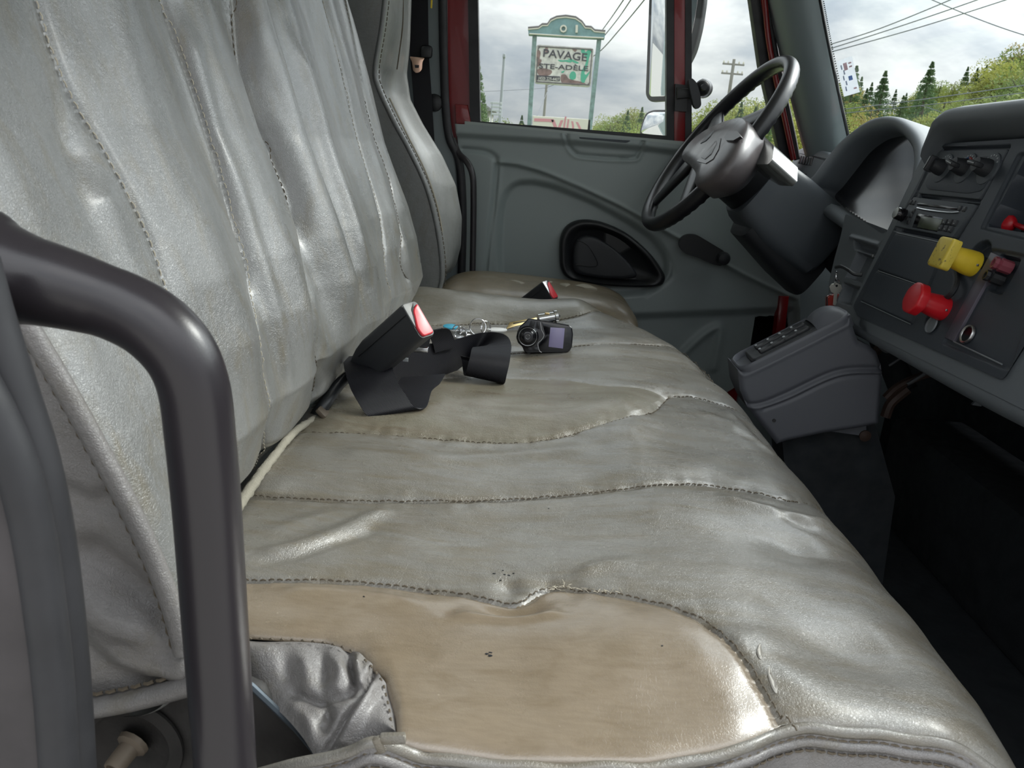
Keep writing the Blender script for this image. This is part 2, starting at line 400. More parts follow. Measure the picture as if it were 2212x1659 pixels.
def thinprint(name, col):
    m, nt, N, L, bs = new_mat(name); bs.inputs['Base Color'].default_value = (*col, 1); bs.inputs['Roughness'].default_value = .7
    tl = nd(nt, 'ShaderNodeBsdfTranslucent'); tl.inputs[0].default_value = (*col, 1); mx = nd(nt, 'ShaderNodeMixShader'); mx.inputs[0].default_value = .6
    L.new(bs.outputs[0], mx.inputs[1]); L.new(tl.outputs[0], mx.inputs[2]); L.new(mx.outputs[0], N['Material Output'].inputs[0]); return m
M['paper'] = thinprint('sun-faded paper', (.80, .82, .85))
M['print_pale'] = thinprint('faded print', (.62, .66, .74)); M['print_blue2'] = thinprint('pale blue print', (.38, .50, .72)); M['print_pink'] = thinprint('pale pink print', (.80, .66, .68))
M['grass'] = plain('rough grass', (.10, .13, .04), .9, var=.3)
M['gravel'] = plain('gravel yard', (.25, .24, .22), .9, var=.2)
M['sign_post'] = plain('peeling green grey post', (.15, .23, .22), .7, var=.35)
M['sign_green'] = plain('faded green board', (.14, .25, .26), .7, var=.15)
M['sign_cream'] = plain('cream trim', (.55, .53, .46), .7)
M['sign_trim'] = plain('dark trim', (.12, .11, .11), .8)
M['sign_white'] = plain('dirty white board', (.50, .49, .46), .7, var=.3)
M['sign_ink'] = plain('black lettering', (.03, .03, .04), .7)
M['sign_figure'] = plain('green print', (.05, .33, .22), .7)
M['sign_rust'] = plain('rust stain', (.20, .13, .12), .9, var=.4)
M['sign_pink'] = plain('faded pink lettering', (.50, .22, .25), .8)
M['pole_wood'] = plain('grey pole wood', (.22, .21, .19), .9)
M['sign_strip'] = plain('weathered sign strip', (.40, .42, .44), .7)
M['pole_grey'] = plain('grey metal pole', (.26, .28, .30), .6)
M['wire_black'] = plain('weathered cable', (.13, .14, .16), .7)
M['roof_grey'] = plain('grey roof', (.2, .2, .2), .8)
M['mirror'] = plain('mirror glass', (.85, .87, .88), .02, 1.0)
M['bark'] = plain('bark', (.10, .08, .06), .9)
def foliage(name, stops):
    m, nt, N, L, bs = new_mat(name); oi = nt.nodes.new('ShaderNodeObjectInfo'); g = geo_pos(nt)
    c = ramp(nt, oi.outputs['Random'], stops); f = noise(nt, g, .9, 3)
    L.new(mixc(nt, .5, c, ramp(nt, f, [(.3, (.35, .40, .30)), (.7, (1, 1, .8))]), 'MULTIPLY'), bs.inputs['Base Color']); bs.inputs['Roughness'].default_value = .7
    tl = nd(nt, 'ShaderNodeBsdfTranslucent'); L.new(c, tl.inputs[0]); mx = nd(nt, 'ShaderNodeMixShader'); mx.inputs[0].default_value = .35
    L.new(bs.outputs[0], mx.inputs[1]); L.new(tl.outputs[0], mx.inputs[2]); L.new(mx.outputs[0], N['Material Output'].inputs[0]); return m
M['leaf'] = foliage('leaves', [(0, (.13, .19, .05)), (.3, (.21, .27, .06)), (.55, (.33, .34, .08)), (.75, (.17, .24, .07)), (.92, (.33, .27, .09))])
M['needle'] = foliage('needles', [(0, (.08, .14, .06)), (.5, (.10, .17, .07)), (1, (.13, .20, .08))])
# ================================================================== bench seat
from mathutils import noise as mnoise
def vnoise(P, s, off=0.0):
    return np.array([mnoise.noise((p[0] * s + off, p[1] * s, p[2] * s)) for p in P])
def split_faces(V, F, tag, lines):
    """tag: region number per face; border vertices are drawn onto the nearest seam line"""
    nv = len(V); mn = np.full(nv, 99); mx = np.full(nv, -1)
    for k in range(F.shape[1]):
        np.minimum.at(mn, F[:, k], tag); np.maximum.at(mx, F[:, k], tag)
    b = np.where(mn != mx)[0]
    return b
def near_on(P, L):
    best = np.full(len(P), 1e9); out = P.copy()
    for a, b in zip(L[:-1], L[1:]):
        d = b - a; t = np.clip(((P - a) @ d) / (d @ d + 1e-15), 0, 1); q = a + t[:, None] * d
        dd = ((P - q) ** 2).sum(1); k = dd < best; out[k] = q[k]; best[k] = dd[k]
    return out, np.sqrt(best)
def grid_part(V, F, sel, name, mat, parent, **kw):
    Fs = F[sel]; u = np.unique(Fs); mp = -np.ones(len(V), int); mp[u] = np.arange(len(u))
    m = MB(); m.V = [V[u]]; m.F = [tuple(f) for f in mp[Fs].tolist()]; m.n = len(u)
    return m.build(name, mat, parent, smooth=80, **kw)
def stitches(path, step, length, r, mb, lift=.0008, side=None, nrm=(0, 0, 1)):
    P = np.asarray(path); d = np.r_[0, np.cumsum(np.linalg.norm(np.diff(P, axis=0), axis=1))]
    nrm = np.asarray(nrm, float)
    for s0 in np.arange(0, d[-1] - length, step):
        q = [np.array([np.interp(s0 + k * length, d, P[:, c]) for c in range(3)]) for k in (0, .5, 1)]
        t = q[2] - q[0]; t /= np.linalg.norm(t) + 1e-9; sd = np.cross(nrm, t)
        o = nrm * lift + (sd * side if side else 0)
        mb.tube([q[0] + o - nrm * r * 1.2, q[1] + o, q[2] + o - nrm * r * 1.2], r, 5)

bench = empty('bench_seat', (0, .95, 0), 'long two-person grey vinyl bench seat with grimy brown inserts and a high backrest', 'seat')

XB, ZT, RF = -.290, .445, .09
fy = [.30, .40, .47, .55, .72, .90, 1.04, 1.20, 1.30, 1.40, 1.48, 1.55, 1.60, 1.64]
fx = [.330, .343, .350, .352, .348, .339, .340, .334, .322, .300, .268, .215, .165, .12]
ny_x = [-.30, -.20, -.172, -.124, -.098, -.078, -.064, -.059, .004, .081, .137, .173, .225, .278, .33]
ny_y = [.43, .432, .430, .434, .426, .405, .374, .354, .351, .359, .376, .393, .399, .396, .382]
Y1 = 1.635
def g(v, c, w): return np.exp(-((v - c) / w) ** 2)
def ztop(x, y):
    z = ZT + .010 * g(x, .13, .10) * sstep((y - .35) / .1) - .006 * g(x, -.02, .12)
    z = z + .037 * g(y, 1.545, .085) * sstep((.16 - x) / .10)
    z = z + .012 * g(y, .93, .11) * sstep((.17 - x) / .06) + .006 * g(y, .45, .05) * g(x, .05, .15)
    z = z - .006 * g(y, 1.24, .06) - .004 * g(y, .62, .05)
    z = z - .004 * g(x, .10, .05) * g(y, .41, .05)
    z = z + .006 * g(x, .235, .04) * g(y, .70, .05) - .006 * g(x, .24, .03) * g(y, .62, .022) - .010 * g(x, .22, .05) * g(y, .47, .035)
    return z
NV, NT, NA, ND = 430, 170, 40, 26
w_ = np.linspace(0, 1, NV) ** 1.45
a_ = np.r_[np.linspace(0, 1, NT), np.full(NA + ND, 1.0)]
th = np.r_[np.zeros(NT), np.linspace(0, np.pi / 2, NA + 1)[1:], np.full(ND, np.pi / 2)]
dn = np.r_[np.zeros(NT + NA), np.linspace(0, .17, ND + 1)[1:]]
Wg, Ag = np.meshgrid(w_, a_, indexing='ij'); Th = np.broadcast_to(th, Wg.shape); Dn = np.broadcast_to(dn, Wg.shape)
x = XB + (.33 - RF - XB) * Ag + RF * np.sin(Th)
for _ in range(4):
    y0 = np.interp(x, ny_x, ny_y); y = .36 + (Y1 - .36) * Wg + (y0 - .36) * (1 - Wg) ** 8
    XF = np.interp(y, fy, fx); x = XB + (XF - RF - XB) * Ag + RF * np.sin(Th)
z = ztop(x, y) - RF * (1 - np.cos(Th)) - Dn
dn0 = (y - y0); R0 = .020
z -= np.where(dn0 < R0, (R0 - np.sqrt(np.maximum(R0 ** 2 - (R0 - np.minimum(dn0, R0)) ** 2, 0))) * .28, 0)
d1 = Y1 - y; R1 = .06
z -= np.where(d1 < R1, R1 - np.sqrt(np.maximum(R1 ** 2 - (R1 - np.minimum(d1, R1)) ** 2, 0)), 0)
z -= .02 * g(x, XB, .02)
CV = np.stack([x, y, z], -1).reshape(-1, 3)
def grid_normals(V, a, b):
    G = V.reshape(a, b, 3); n = np.cross(np.gradient(G, axis=1), np.gradient(G, axis=0)); n /= np.linalg.norm(n, axis=-1, keepdims=True) + 1e-12
    return n.reshape(-1, 3)
CN = grid_normals(CV, *Wg.shape); 
if CN[:, 2].mean() < 0: CN = -CN
CUV, _ = proj(CV); CFACE = ((EYE - CV) * CN).sum(1) > 0
def on_cushion(u, v):
    zz = ZT
    for _ in range(12):
        p = atz(u, v, zz); zz = .5 * zz + .5 * float(ztop(p[0], p[1]))
    if p[0] < np.interp(p[1], fy, fx) - RF and p[1] < 1.52: return p
    d = ((CUV - (u, v)) ** 2).sum(1) + np.where(CFACE, 0, 1e6); return CV[d.argmin()]
def seam_c(L, n=60): return curve([on_cushion(u, v) for u, v in L], n)
# seams of the cushion cover
s_in1 = seam_c([(400, 1235), (535, 1245), (690, 1247), (850, 1255), (980, 1272), (1095, 1292), (1130, 1290), (1175, 1268), (1230, 1266), (1400, 1288), (1520, 1330), (1600, 1405), (1650, 1480), (1690, 1545), (1722, 1588)], 110)
s_mid = seam_c([(470, 1058), (560, 1063), (760, 1072), (1000, 1076), (1180, 1066), (1350, 1048), (1500, 1040), (1600, 1050), (1700, 1075), (1790, 1105), (1838, 1138)], 90)
s_l2a = seam_c([(640, 924), (800, 930), (1000, 944), (1120, 948), (1180, 942), (1250, 925), (1390, 890), (1428, 868), (1444, 848)], 70)
s_l2b = seam_c([(1444, 848), (1400, 838), (1310, 828), (1200, 818), (1050, 812), (860, 818)], 60)
s_fork = seam_c([(1444, 848), (1500, 853), (1560, 868), (1612, 895)], 24)
s_l3a = seam_c([(860, 700), (960, 697), (1080, 694), (1205, 686), (1265, 672), (1303, 659)], 50)
s_far = seam_c([(840, 770), (980, 764), (1130, 757), (1250, 744), (1400, 742), (1470, 750), (1530, 778), (1560, 805)], 60)
front_fold = curve([on_cushion(u, v) for u, v in [(1722, 1588), (1900, 1590), (2040, 1603), (2110, 1622), (2150, 1652)]], 30)
SEAMS = [(s_in1, .0042), (s_mid, .0040), (s_l2a, .0036), (s_fork, .003), (s_l3a, .005), (s_far, .0035), (s_l2b, .0016)]
h = np.zeros(len(CV))
for P, dep in SEAMS:
    lo, hi = P.min(0) - .06, P.max(0) + .06; k = np.where(((CV > lo) & (CV < hi)).all(1))[0]
    d = pdist(CV[k], P); h[k] -= dep * np.exp(-(d / .0035) ** 2) + dep * .8 * np.exp(-(d / .022) ** 2)
def crease(L, dep, w, fn=on_cushion):
    P = curve([fn(u, v) for u, v in L], 24); lo, hi = P.min(0) - 4 * w, P.max(0) + 4 * w
    k = np.where(((CV > lo) & (CV < hi)).all(1))[0]; d = pdist(CV[k], P)
    e = np.minimum(np.linalg.norm(CV[k] - P[0], axis=1), np.linalg.norm(CV[k] - P[-1], axis=1))
    h[k] += dep * np.exp(-(d / w) ** 2) * sstep(e / (3 * w))
crease([(535, 1200), (620, 1185), (700, 1160), (780, 1125), (850, 1090)], .004, .008)
crease([(535, 1215), (640, 1200), (740, 1165), (830, 1135)], -.003, .006)
crease([(560, 1160), (660, 1120), (760, 1090)], .0025, .01)
crease([(960, 1325), (1050, 1330), (1130, 1333), (1230, 1320)], .0035, .006)
crease([(1010, 1310), (1120, 1318), (1200, 1305)], -.0045, .009)
crease([(1080, 1235), (1105, 1268), (1118, 1292)], -.006, .008)
crease([(1235, 1255), (1290, 1225), (1380, 1215)], .003, .008)
crease([(1130, 1250), (1190, 1255), (1240, 1245)], -.003, .008)
crease([(540, 1290), (700, 1275), (900, 1300), (960, 1320)], .003, .012)
crease([(1030, 900), (1130, 900), (1240, 900)], .002, .02)
crease([(700, 975), (900, 990), (1100, 985), (1300, 960)], .0025, .015)
crease([(1540, 1065), (1620, 1090), (1740, 1120), (1800, 1135)], .004, .008)
crease([(1660, 1095), (1730, 1130), (1790, 1160)], -.004, .008)
crease([(1600, 900), (1650, 950), (1690, 1000)], -.004, .012)
crease([(1560, 1230), (1700, 1310), (1800, 1360)], -.002, .02)
crease([(1500, 1330), (1600, 1370), (1750, 1380)], .003, .015)
crease([(1560, 880), (1640, 960), (1700, 1010)], .003, .01)
crease([(1480, 880), (1560, 910), (1620, 950)], .003, .012)
crease([(640, 900), (760, 870), (880, 850)], .002, .012)
k = CV[:, 2] > .25
h += .0022 * vnoise(CV, 9.0) + .0012 * vnoise(CV, 24.0, 5)
seamd = np.minimum.reduce([pdist(CV, P) for P, _ in SEAMS[:4]])
pn = vnoise(CV * np.array([1, .35, 1]), 85.0, 9)
h += .0011 * pn * np.exp(-(seamd / .02) ** 2)
CV = CV + CN * h[:, None]
idx = np.arange(Wg.size).reshape(Wg.shape)
CF = np.stack([idx[:-1, :-1], idx[:-1, 1:], idx[1:, 1:], idx[1:, :-1]], -1).reshape(-1, 4)
cc = CV[CF].mean(1)[:, :2]
near_edge = np.stack([np.linspace(-.059, .173, 24), np.interp(np.linspace(-.059, .173, 24), ny_x, ny_y) - .02], 1)
poly1 = np.vstack([s_in1[:, :2], near_edge[::-1], [[-.06, .33], [-.32, .33]]])
poly2 = np.vstack([s_l2a[:, :2], s_l2b[:, :2]])
poly3 = np.vstack([s_l3a[:, :2], [[.20, 1.62], [.19, 1.75], [-.3, 1.75]]])
tag = np.zeros(len(CF), int)
tag[inside(cc, poly1)] = 1; tag[inside(cc, poly2)] = 2; tag[inside(cc, poly3)] = 3
b = split_faces(CV, CF, tag, None)
allL = np.concatenate([s_in1, s_l2a, s_l2b, s_l3a])
for L in (s_in1, s_l2a, s_l2b, s_l3a):
    q, d = near_on(CV[b][:, :2], L[:, :2]); kk = d < .006
    CV[b[kk], :2] = q[kk]
grid_part(CV, CF, tag == 0, 'cushion_cover', M['vinyl_seat'], bench)
grid_part(CV, CF, tag == 1, 'cushion_insert', M['vinyl_tan'], bench, label='glossy tan-brown insert at the near end of the cushion')
grid_part(CV, CF, tag == 2, 'cushion_insert', M['vinyl_lobe'], bench, label='tongue-shaped grimy insert in the middle of the cushion')
grid_part(CV, CF, tag == 3, 'cushion_insert', M['vinyl_lobe2'], bench, label='raised tan insert at the far end of the cushion')
def lift(P, off=0.0):
    """put a line onto the finished cushion surface"""
    out = []
    for p in P:
        k = ((CV - p) ** 2).sum(1).argmin(); q = p.copy(); q[2] = CV[k][2] if CN[k][2] > .5 else q[2]
        out.append(q + CN[k] * off)
    return np.array(out)
st = MB()
for P, sd in ((s_in1, .0022), (s_mid[:-12], .0022), (s_l2a, -.0020), (s_fork, .002)):
    stitches(lift(P[2:]), .0062, .0042, .00062, st, .0004, sd)
stitches(lift(s_l3a), .008, .006, .0009, st, .0008, .0015)
stitches(lift(s_far), .008, .006, .0007, st, .0006, .002)
st.build('seam_stitching', M['thread_dark'], bench, kind='stuff')
st = MB()
torn = lift(s_in1[58:70], .001)
rg = random.Random(4)
for i in range(42):
    p = torn[rg.randrange(len(torn))] + np.array([rg.uniform(-.004, .004), rg.uniform(-.003, .003), .0005])
    d = np.array([rg.uniform(-1, 1), rg.uniform(-.5, .5), rg.uniform(0, .5)]); d /= np.linalg.norm(d)
    st.tube([p, p + d * .0022 + (0, 0, .0004), p + d * .0045], .00028, 4)
st.build('frayed_thread', M['thread'], bench, kind='stuff')
# two splits in the vinyl beside the seam, lips coloured pale for their highlight
for (L, nm) in (([(1641, 1386), (1648, 1412), (1645, 1425), (1637, 1418), (1632, 1400)], 0), ([(1658, 1425), (1668, 1450), (1682, 1475), (1684, 1500), (1672, 1490), (1660, 1462), (1654, 1440)], 1)):
    P = [on_cushion(u, v) for u, v in L]; Q = lift(curve(np.array(P), 20, True)); c = Q.mean(0); Q = c + (Q - c) * .72
    up = np.array([.25, 0, .97])
    mb = MB().loft([Q + up * .0005, c + (Q - c) * .8 + up * .0014, c + (Q - c) * .5 + up * .0004, c + (Q - c) * .1 + up * .0008], True, False, True)
    mb.build('torn_split', M['vinyl_torn'], bench, label='small split with a raised lip, its highlight painted pale')

# small dark marks on the vinyl
mk = MB(); rgm = random.Random(5)
for (u, v, r) in [(1068, 1238, 3), (1090, 1240, 2.5), (1100, 1241, 3), (1110, 1238, 2.5), (1082, 1249, 2), (1086, 1233, 2), (1052, 1413, 3.5), (1058, 1417, 4), (1060, 1410, 3), (1430, 1396, 2.2), (786, 1293, 2.2), (1185, 1098, 1.6)]:
    c = lift(np.array([on_cushion(u, v)]), .0)[0] + (0, 0, .0002); rr = r / FPX * .6
    mk.prism([(rr * (1 + rgm.uniform(-.4, .4)) * math.cos(q), .6 * rr * (1 + rgm.uniform(-.4, .4)) * math.sin(q)) for q in np.linspace(0, 6.28, 9)[:-1]], Fr(c, (1, 0, 0), (0, 1, 0)), -.0004, .0002)
mk.build('ink_marks', M['black'], bench, smooth=0, kind='stuff')
# near side of the cushion: welt, side band, wrinkled corner flap
row0 = CV.reshape(NV, -1, 3)[0]; thr = th
k0 = np.where((row0[:, 0] > -.059) & (thr < 1.35) & (dn == 0))[0]
we = row0[k0] + np.array([0, -.0012, -.002])
tail = np.array([hit(u, v, (0, .345, 0), (0, 1, 0)) for u, v in [(560, 1672), (640, 1652), (720, 1632), (800, 1612), (838, 1603)]])
we = np.vstack([curve(tail, 24), we[3:]])
we = curve(we[::5], 150)
tt = np.linspace(0, 1, len(we)); wig = .0012 * np.sin(tt * 60) * np.sin(tt * 13)
we[:, 2] += wig
MB().tube(we, .0036, 10).build('welt', M['vinyl_seat'], bench, smooth=80)
MB().tube(we + np.array([0, -.0042, -.0066]), .0030, 8).build('welt', M['vinyl_side'], bench, smooth=80)
band_rows = []
for k in np.linspace(0, 1, 14):
    bul = -.010 * math.sin(k * 2.6) - .0030
    band_rows.append(we + np.array([0, bul, -.0005 - .15 * k]))
B = np.concatenate(band_rows); nb = .0016 * vnoise(B, 30) ; B[:, 1] += nb
m_ = MB(); m_.loft(list(B.reshape(14, -1, 3)), False); m_.build('side_band', M['vinyl_side'], bench, smooth=80)
st = MB()
stitches(we + np.array([0, -.0034, -.0036]), .0065, .0048, .0008, st, .0005, None, (0, -.7, .7))
stitches(we + np.array([0, -.0060, -.0112]), .0065, .0048, .0008, st, .0005, None, (0, -1, .2))
st.build('welt_stitching', M['thread_dark'], bench, kind='stuff')
A = curve([on_cushion(u, v) + (0, -.002, -.004) for u, v in [(857, 1598), (856, 1545), (845, 1490), (830, 1450), (780, 1400), (700, 1376), (540, 1368), (440, 1365)]], 90)
Bz = [(850, 1603, .432), (790, 1616, .426), (720, 1632, .42), (690, 1641, .415), (640, 1575, .418), (590, 1525, .42), (545, 1478, .424), (440, 1380, .43)]
Bc = curve([atz(u, v, zz) for u, v, zz in Bz], 90)[:len(A)]; n_ = min(len(A), len(Bc)); A, Bc = A[:n_], Bc[:n_]
rows = []
for k in np.linspace(0, 1, 60):
    rows.append(A * (1 - k) + Bc * k + np.array([0, 0, 1]) * (.010 * math.sin(k * math.pi)))
FL = np.concatenate(rows)
FLr = FL.copy()
uv, _ = proj(FL)
def fwr(L, dep, w):
    d = pdist(uv, np.array(L, float)); e = np.minimum(np.linalg.norm(uv - L[0], axis=1), np.linalg.norm(uv - L[-1], axis=1))
    FL[:, 2] += dep * np.exp(-(d / w) ** 2) * (.4 + .6 * sstep(e / 40)); FL[:, 1] -= .4 * dep * np.exp(-(d / w) ** 2)
fwr([(748, 1400), (756, 1430), (765, 1470), (757, 1500)], -.0075, 8)
fwr([(700, 1630), (715, 1600), (745, 1550), (785, 1500), (800, 1465), (812, 1432)], -.007, 8)
fwr([(700, 1520), (708, 1545), (700, 1570)], -.008, 12)
fwr([(640, 1500), (690, 1512), (740, 1500), (770, 1490)], -.006, 12)
fwr([(780, 1400), (772, 1440), (776, 1470)], .006, 9)
fwr([(815, 1425), (795, 1445), (785, 1470)], .006, 9)
fwr([(740, 1600), (770, 1550), (800, 1500), (830, 1460)], .007, 14)
fwr([(690, 1400), (700, 1450), (695, 1490)], -.004, 11); fwr([(720, 1410), (735, 1450), (730, 1480)], .004, 11)
fwr([(610, 1400), (620, 1450), (630, 1490)], -.003, 14); fwr([(650, 1400), (662, 1450), (665, 1490)], .003, 13)
fwr([(640, 1535), (665, 1560), (680, 1600)], .005, 16)
FL[:, 2] += .0012 * vnoise(FLr, 60)
MB().loft(list(FL.reshape(60, -1, 3)), False).build('corner_flap', M['vinyl_side'], bench, smooth=80, label='wrinkled grey corner of the cushion side')
st = MB(); stitches(A + (-.002, -.003, .0035), .0068, .0022, .0007, st, .0004); st.build('corner_stitching', M['thread_dark'], bench, kind='stuff')
# small folded tag where the piping ends
tg = MB()
c0 = hit(845, 1598, (0, .335, 0), (0, 1, 0))
tg.box(c0 + (.001, 0, .001), (.014, .004, .006), .0012, ex=(.98, 0, .15), ez=(-.15, 0, .98))
tg.box(c0 + (-.006, -.001, -.003), (.005, .004, .010), .0012, ex=(.9, 0, .4), ez=(-.4, 0, .9))
tg.build('piping_end', M['vinyl_seat'], bench)

# ------------------------------------------------------------------ backrest
bz = [.40, .44, .475, .53, .60, .651, .76, .87, .974, 1.10, 1.20]
bx = [-.30, -.272, -.242, -.226, -.240, -.257, -.302, -.337, -.370, -.405, -.43]
ez_ = [.40, .416, .44, .472, .487, .531, .586, .655, .75, .87, 1.0, 1.20]
ex_ = [-.205, -.198, -.192, -.191, -.195, -.208, -.230, -.262, -.292, -.325, -.36, -.42]
YB0, YB1 = .385, 1.445
def xback(y, z):
    x = np.interp(z, bz, bx)
    xe = np.interp(z, ez_, ex_)
    k = sstep((.50 - y) / .11); x = x * (1 - k) + xe * k
    t = z - .45
    x = x + .012 * g(y, .585, .05) * sstep((z - .5) / .1) - .006 * g(y, .66, .03)
    x = x + .014 * g(y, .735, .05) * sstep((z - .5) / .1)
    x = x - .014 * g(y, .835, .026) * sstep((z - .52) / .1) + .020 * g(y, .900, .038) * sstep((z - .5) / .1)
    x = x - .008 * g(y, .955, .03) * sstep((z - .5) / .15) + .010 * g(y, 1.03, .05) - .006 * g(y, 1.13, .05)
    x = x + .008 * g(y, 1.27, .04) + .004 * g(y, 1.38, .05)
    return x
NY, NZ = 470, 300
yy = YB0 + (YB1 - YB0) * np.linspace(0, 1, NY) ** 1.25; zz = np.linspace(.40, 1.2, NZ)
Yg, Zg = np.meshgrid(yy, zz, indexing='ij')
# the bottom edge rises towards the middle of the cab
zb = np.interp(Yg, [.38, .45, .55, .9, 1.25, 1.36, 1.445], [.405, .43, .445, .455, .462, .465, .478])
Zg = zb + (1.2 - zb) * (Zg - .40) / .80
Xg = xback(Yg, Zg)
Rr = .032
dd0 = Yg - YB0; Xg -= np.where(dd0 < Rr, (Rr - np.sqrt(np.maximum(Rr ** 2 - (Rr - np.minimum(dd0, Rr)) ** 2, 0))) * .28, 0)
dd1 = YB1 - Yg; Rf = .05; Xg -= np.where(dd1 < Rf, (Rf - np.sqrt(np.maximum(Rf ** 2 - (Rf - np.minimum(dd1, Rf)) ** 2, 0))) * 1.5, 0)
db = Zg - zb; Rb = .03; Xg -= np.where(db < Rb, (Rb - np.sqrt(np.maximum(Rb ** 2 - (Rb - np.minimum(db, Rb)) ** 2, 0))) * .9, 0)
BV = np.stack([Xg, Yg, Zg], -1).reshape(-1, 3)
BN = grid_normals(BV, NY, NZ)
if BN[:, 0].mean() < 0: BN = -BN
def on_back(u, v):
    p = atx(u, v, -.27)
    for _ in range(40):
        xx = float(xback(p[1], np.clip(p[2], .42, 1.2))); q = atx(u, v, xx); p = .6 * p + .4 * q
    return p
def seam_b(L, n=60): return curve([on_back(u, v) for u, v in L], n)
S1 = seam_b([(60, -120), (90, 0), (150, 180), (235, 330), (320, 500), (360, 610), (385, 700), (405, 800)])
S2 = seam_b([(325, -110), (355, 0), (400, 130), (460, 310), (510, 480), (545, 600), (570, 740), (588, 860), (575, 960), (545, 1050)])
S3 = seam_b([(505, -110), (515, 0), (530, 150), (550, 240), (600, 340), (640, 470), (670, 600), (690, 720), (692, 850)])
S4 = seam_b([(670, -110), (700, 0), (740, 150), (775, 300), (800, 380), (825, 480), (838, 590), (840, 690)])
S5 = seam_b([(735, -80), (760, 60), (790, 210), (810, 290), (850, 400), (870, 500), (882, 600), (884, 665)])
hb = np.zeros(len(BV))
for P, dep, w in ((S1, .0022, .014), (S2, .0032, .014), (S3, .011, .018), (S4, .0024, .014), (S5, .004, .016)):
    lo, hi = P.min(0) - .08, P.max(0) + .08; kq = np.where(((BV > lo) & (BV < hi)).all(1))[0]
    d = pdist(BV[kq], P); hb[kq] -= min(dep, .0032) * np.exp(-(d / .0035) ** 2) + dep * .8 * np.exp(-(d / w) ** 2)
def crease_b(L, dep, w):
    P = curve([on_back(u, v) for u, v in L], 24); lo, hi = P.min(0) - 4 * w, P.max(0) + 4 * w
    kq = np.where(((BV > lo) & (BV < hi)).all(1))[0]; d = pdist(BV[kq], P)
    e = np.minimum(np.linalg.norm(BV[kq] - P[0], axis=1), np.linalg.norm(BV[kq] - P[-1], axis=1))
    hb[kq] += dep * np.exp(-(d / w) ** 2) * sstep(e / (4 * w))
crease_b([(385, 0), (440, 200), (500, 380), (560, 560), (600, 720), (615, 880)], .005, .012)
crease_b([(60, 80), (130, 260), (210, 430), (290, 560)], -.006, .02)
crease_b([(150, 300), (220, 420), (300, 550)], .006, .014)
crease_b([(620, 40), (680, 210), (730, 380), (775, 520), (800, 620)], .007, .016)
crease_b([(560, 60), (590, 200), (640, 320)], -.004, .02)
hb += .0028 * vnoise(BV * np.array([1, 1.6, .6]), 8, 3) + .0012 * vnoise(BV * np.array([1, 1.5, .6]), 22, 8)
BV = BV + BN * hb[:, None]
idx = np.arange(NY * NZ).reshape(NY, NZ)
BF = np.stack([idx[:-1, :-1], idx[1:, :-1], idx[1:, 1:], idx[:-1, 1:]], -1).reshape(-1, 4)
# the cover is sewn from panels that meet at the seams
yseam = [lambda z, P=P: np.interp(z, P[::-1, 2], P[::-1, 1]) for P in (S1, S2, S3, S4, S5)]
bc = BV[BF].mean(1); tg_ = np.zeros(len(BF), int)
for fsm in yseam: tg_ += (bc[:, 1] > fsm(bc[:, 2])).astype(int)
bb = split_faces(BV, BF, tg_, None)
for P in (S1, S2, S3, S4, S5):
    q, d = near_on(BV[bb][:, 1:], P[:, 1:]); kk = d < .005; BV[bb[kk], 1:] = q[kk]
for t in range(6): grid_part(BV, BF, tg_ == t, 'backrest_panel', M['vinyl_back'], bench)
def lift_b(P, off=0.0):
    out = []
    for p in P:
        kq = ((BV - p) ** 2).sum(1).argmin(); out.append(np.array([BV[kq][0], p[1], p[2]]) + BN[kq] * off)
    return np.array(out)
st = MB()
for P, sd in ((S1, .001), (S2, .001), (S4, .001)):
    Q = lift_b(P[4:]); stitches(Q, .0068, .0046, .00048, st, .0005, sd, (1, 0, .1))
st.build('pale_stitching', M['thread'], bench, kind='stuff')
st = MB()
for P, sd in ((S3, .001), (S5, .001)):
    Q = lift_b(P[4:]); stitches(Q, .0075, .005, .0006, st, .0004, sd, (1, 0, .1))
st.build('dark_stitching', M['thread_dark'], bench, kind='stuff')
# hem at the far bottom corner
hp = np.array([atx(u, v, -.243) for u, v in [(862, 668), (885, 664), (912, 655), (932, 643), (941, 630)]]); hp[:, 1] = np.clip(hp[:, 1], 1.2, 1.46)
MB().tube(curve(hp, 24), .006, 8).build('bottom_hem', M['vinyl_back'], bench, smooth=80)
# near side panel with its piping
pipe = curve([aty(u, v, .383) for u, v in [(-60, 480), (0, 590), (70, 700), (150, 835), (230, 980), (285, 1085), (330, 1180), (370, 1280), (395, 1365), (402, 1400)]], 90)
MB().tube(pipe + (0, -.004, 0), .0056, 12).build('piping', M['vinyl_side'], bench, smooth=80)
fs = Fr((-.25, .384, .55), (1, 0, 0), (0, 0, 1), (0, -1, 0))
outl = fs.pxs([(-60, 470), (0, 590), (70, 700), (150, 835), (230, 980), (285, 1085), (330, 1180), (370, 1280), (398, 1370), (420, 1420), (430, 1478), (380, 1490), (300, 1512), (205, 1530), (100, 1540), (-150, 1500), (-300, 1000), (-260, 500)])
fe = []
def fl(L, dep, w): fe.append(('line', fs.pxs(L), dep, w))
fl([(190, 1200), (260, 1255), (330, 1320), (385, 1372)], -.010, .012)
fl([(200, 1290), (260, 1340), (330, 1365), (400, 1385)], .009, .012)
fl([(190, 1350), (250, 1410), (330, 1440), (410, 1440)], .009, .012)
fl([(190, 1380), (260, 1445), (340, 1470)], -.006, .010)
fl([(140, 1060), (200, 1090), (270, 1065)], -.004, .010)
fl([(130, 1020), (190, 1050), (260, 1030)], .003, .010)
fl([(160, 1240), (230, 1300), (300, 1340)], .004, .009)
fe.append(('fn', lambda X: .0015 * np.array([mnoise.noise((a * 28, b * 28, 2)) for a, b in X])))
fe.append(('fn', lambda X: -.003 * sstep(1 - (sdist(X, outl)) / .006)))
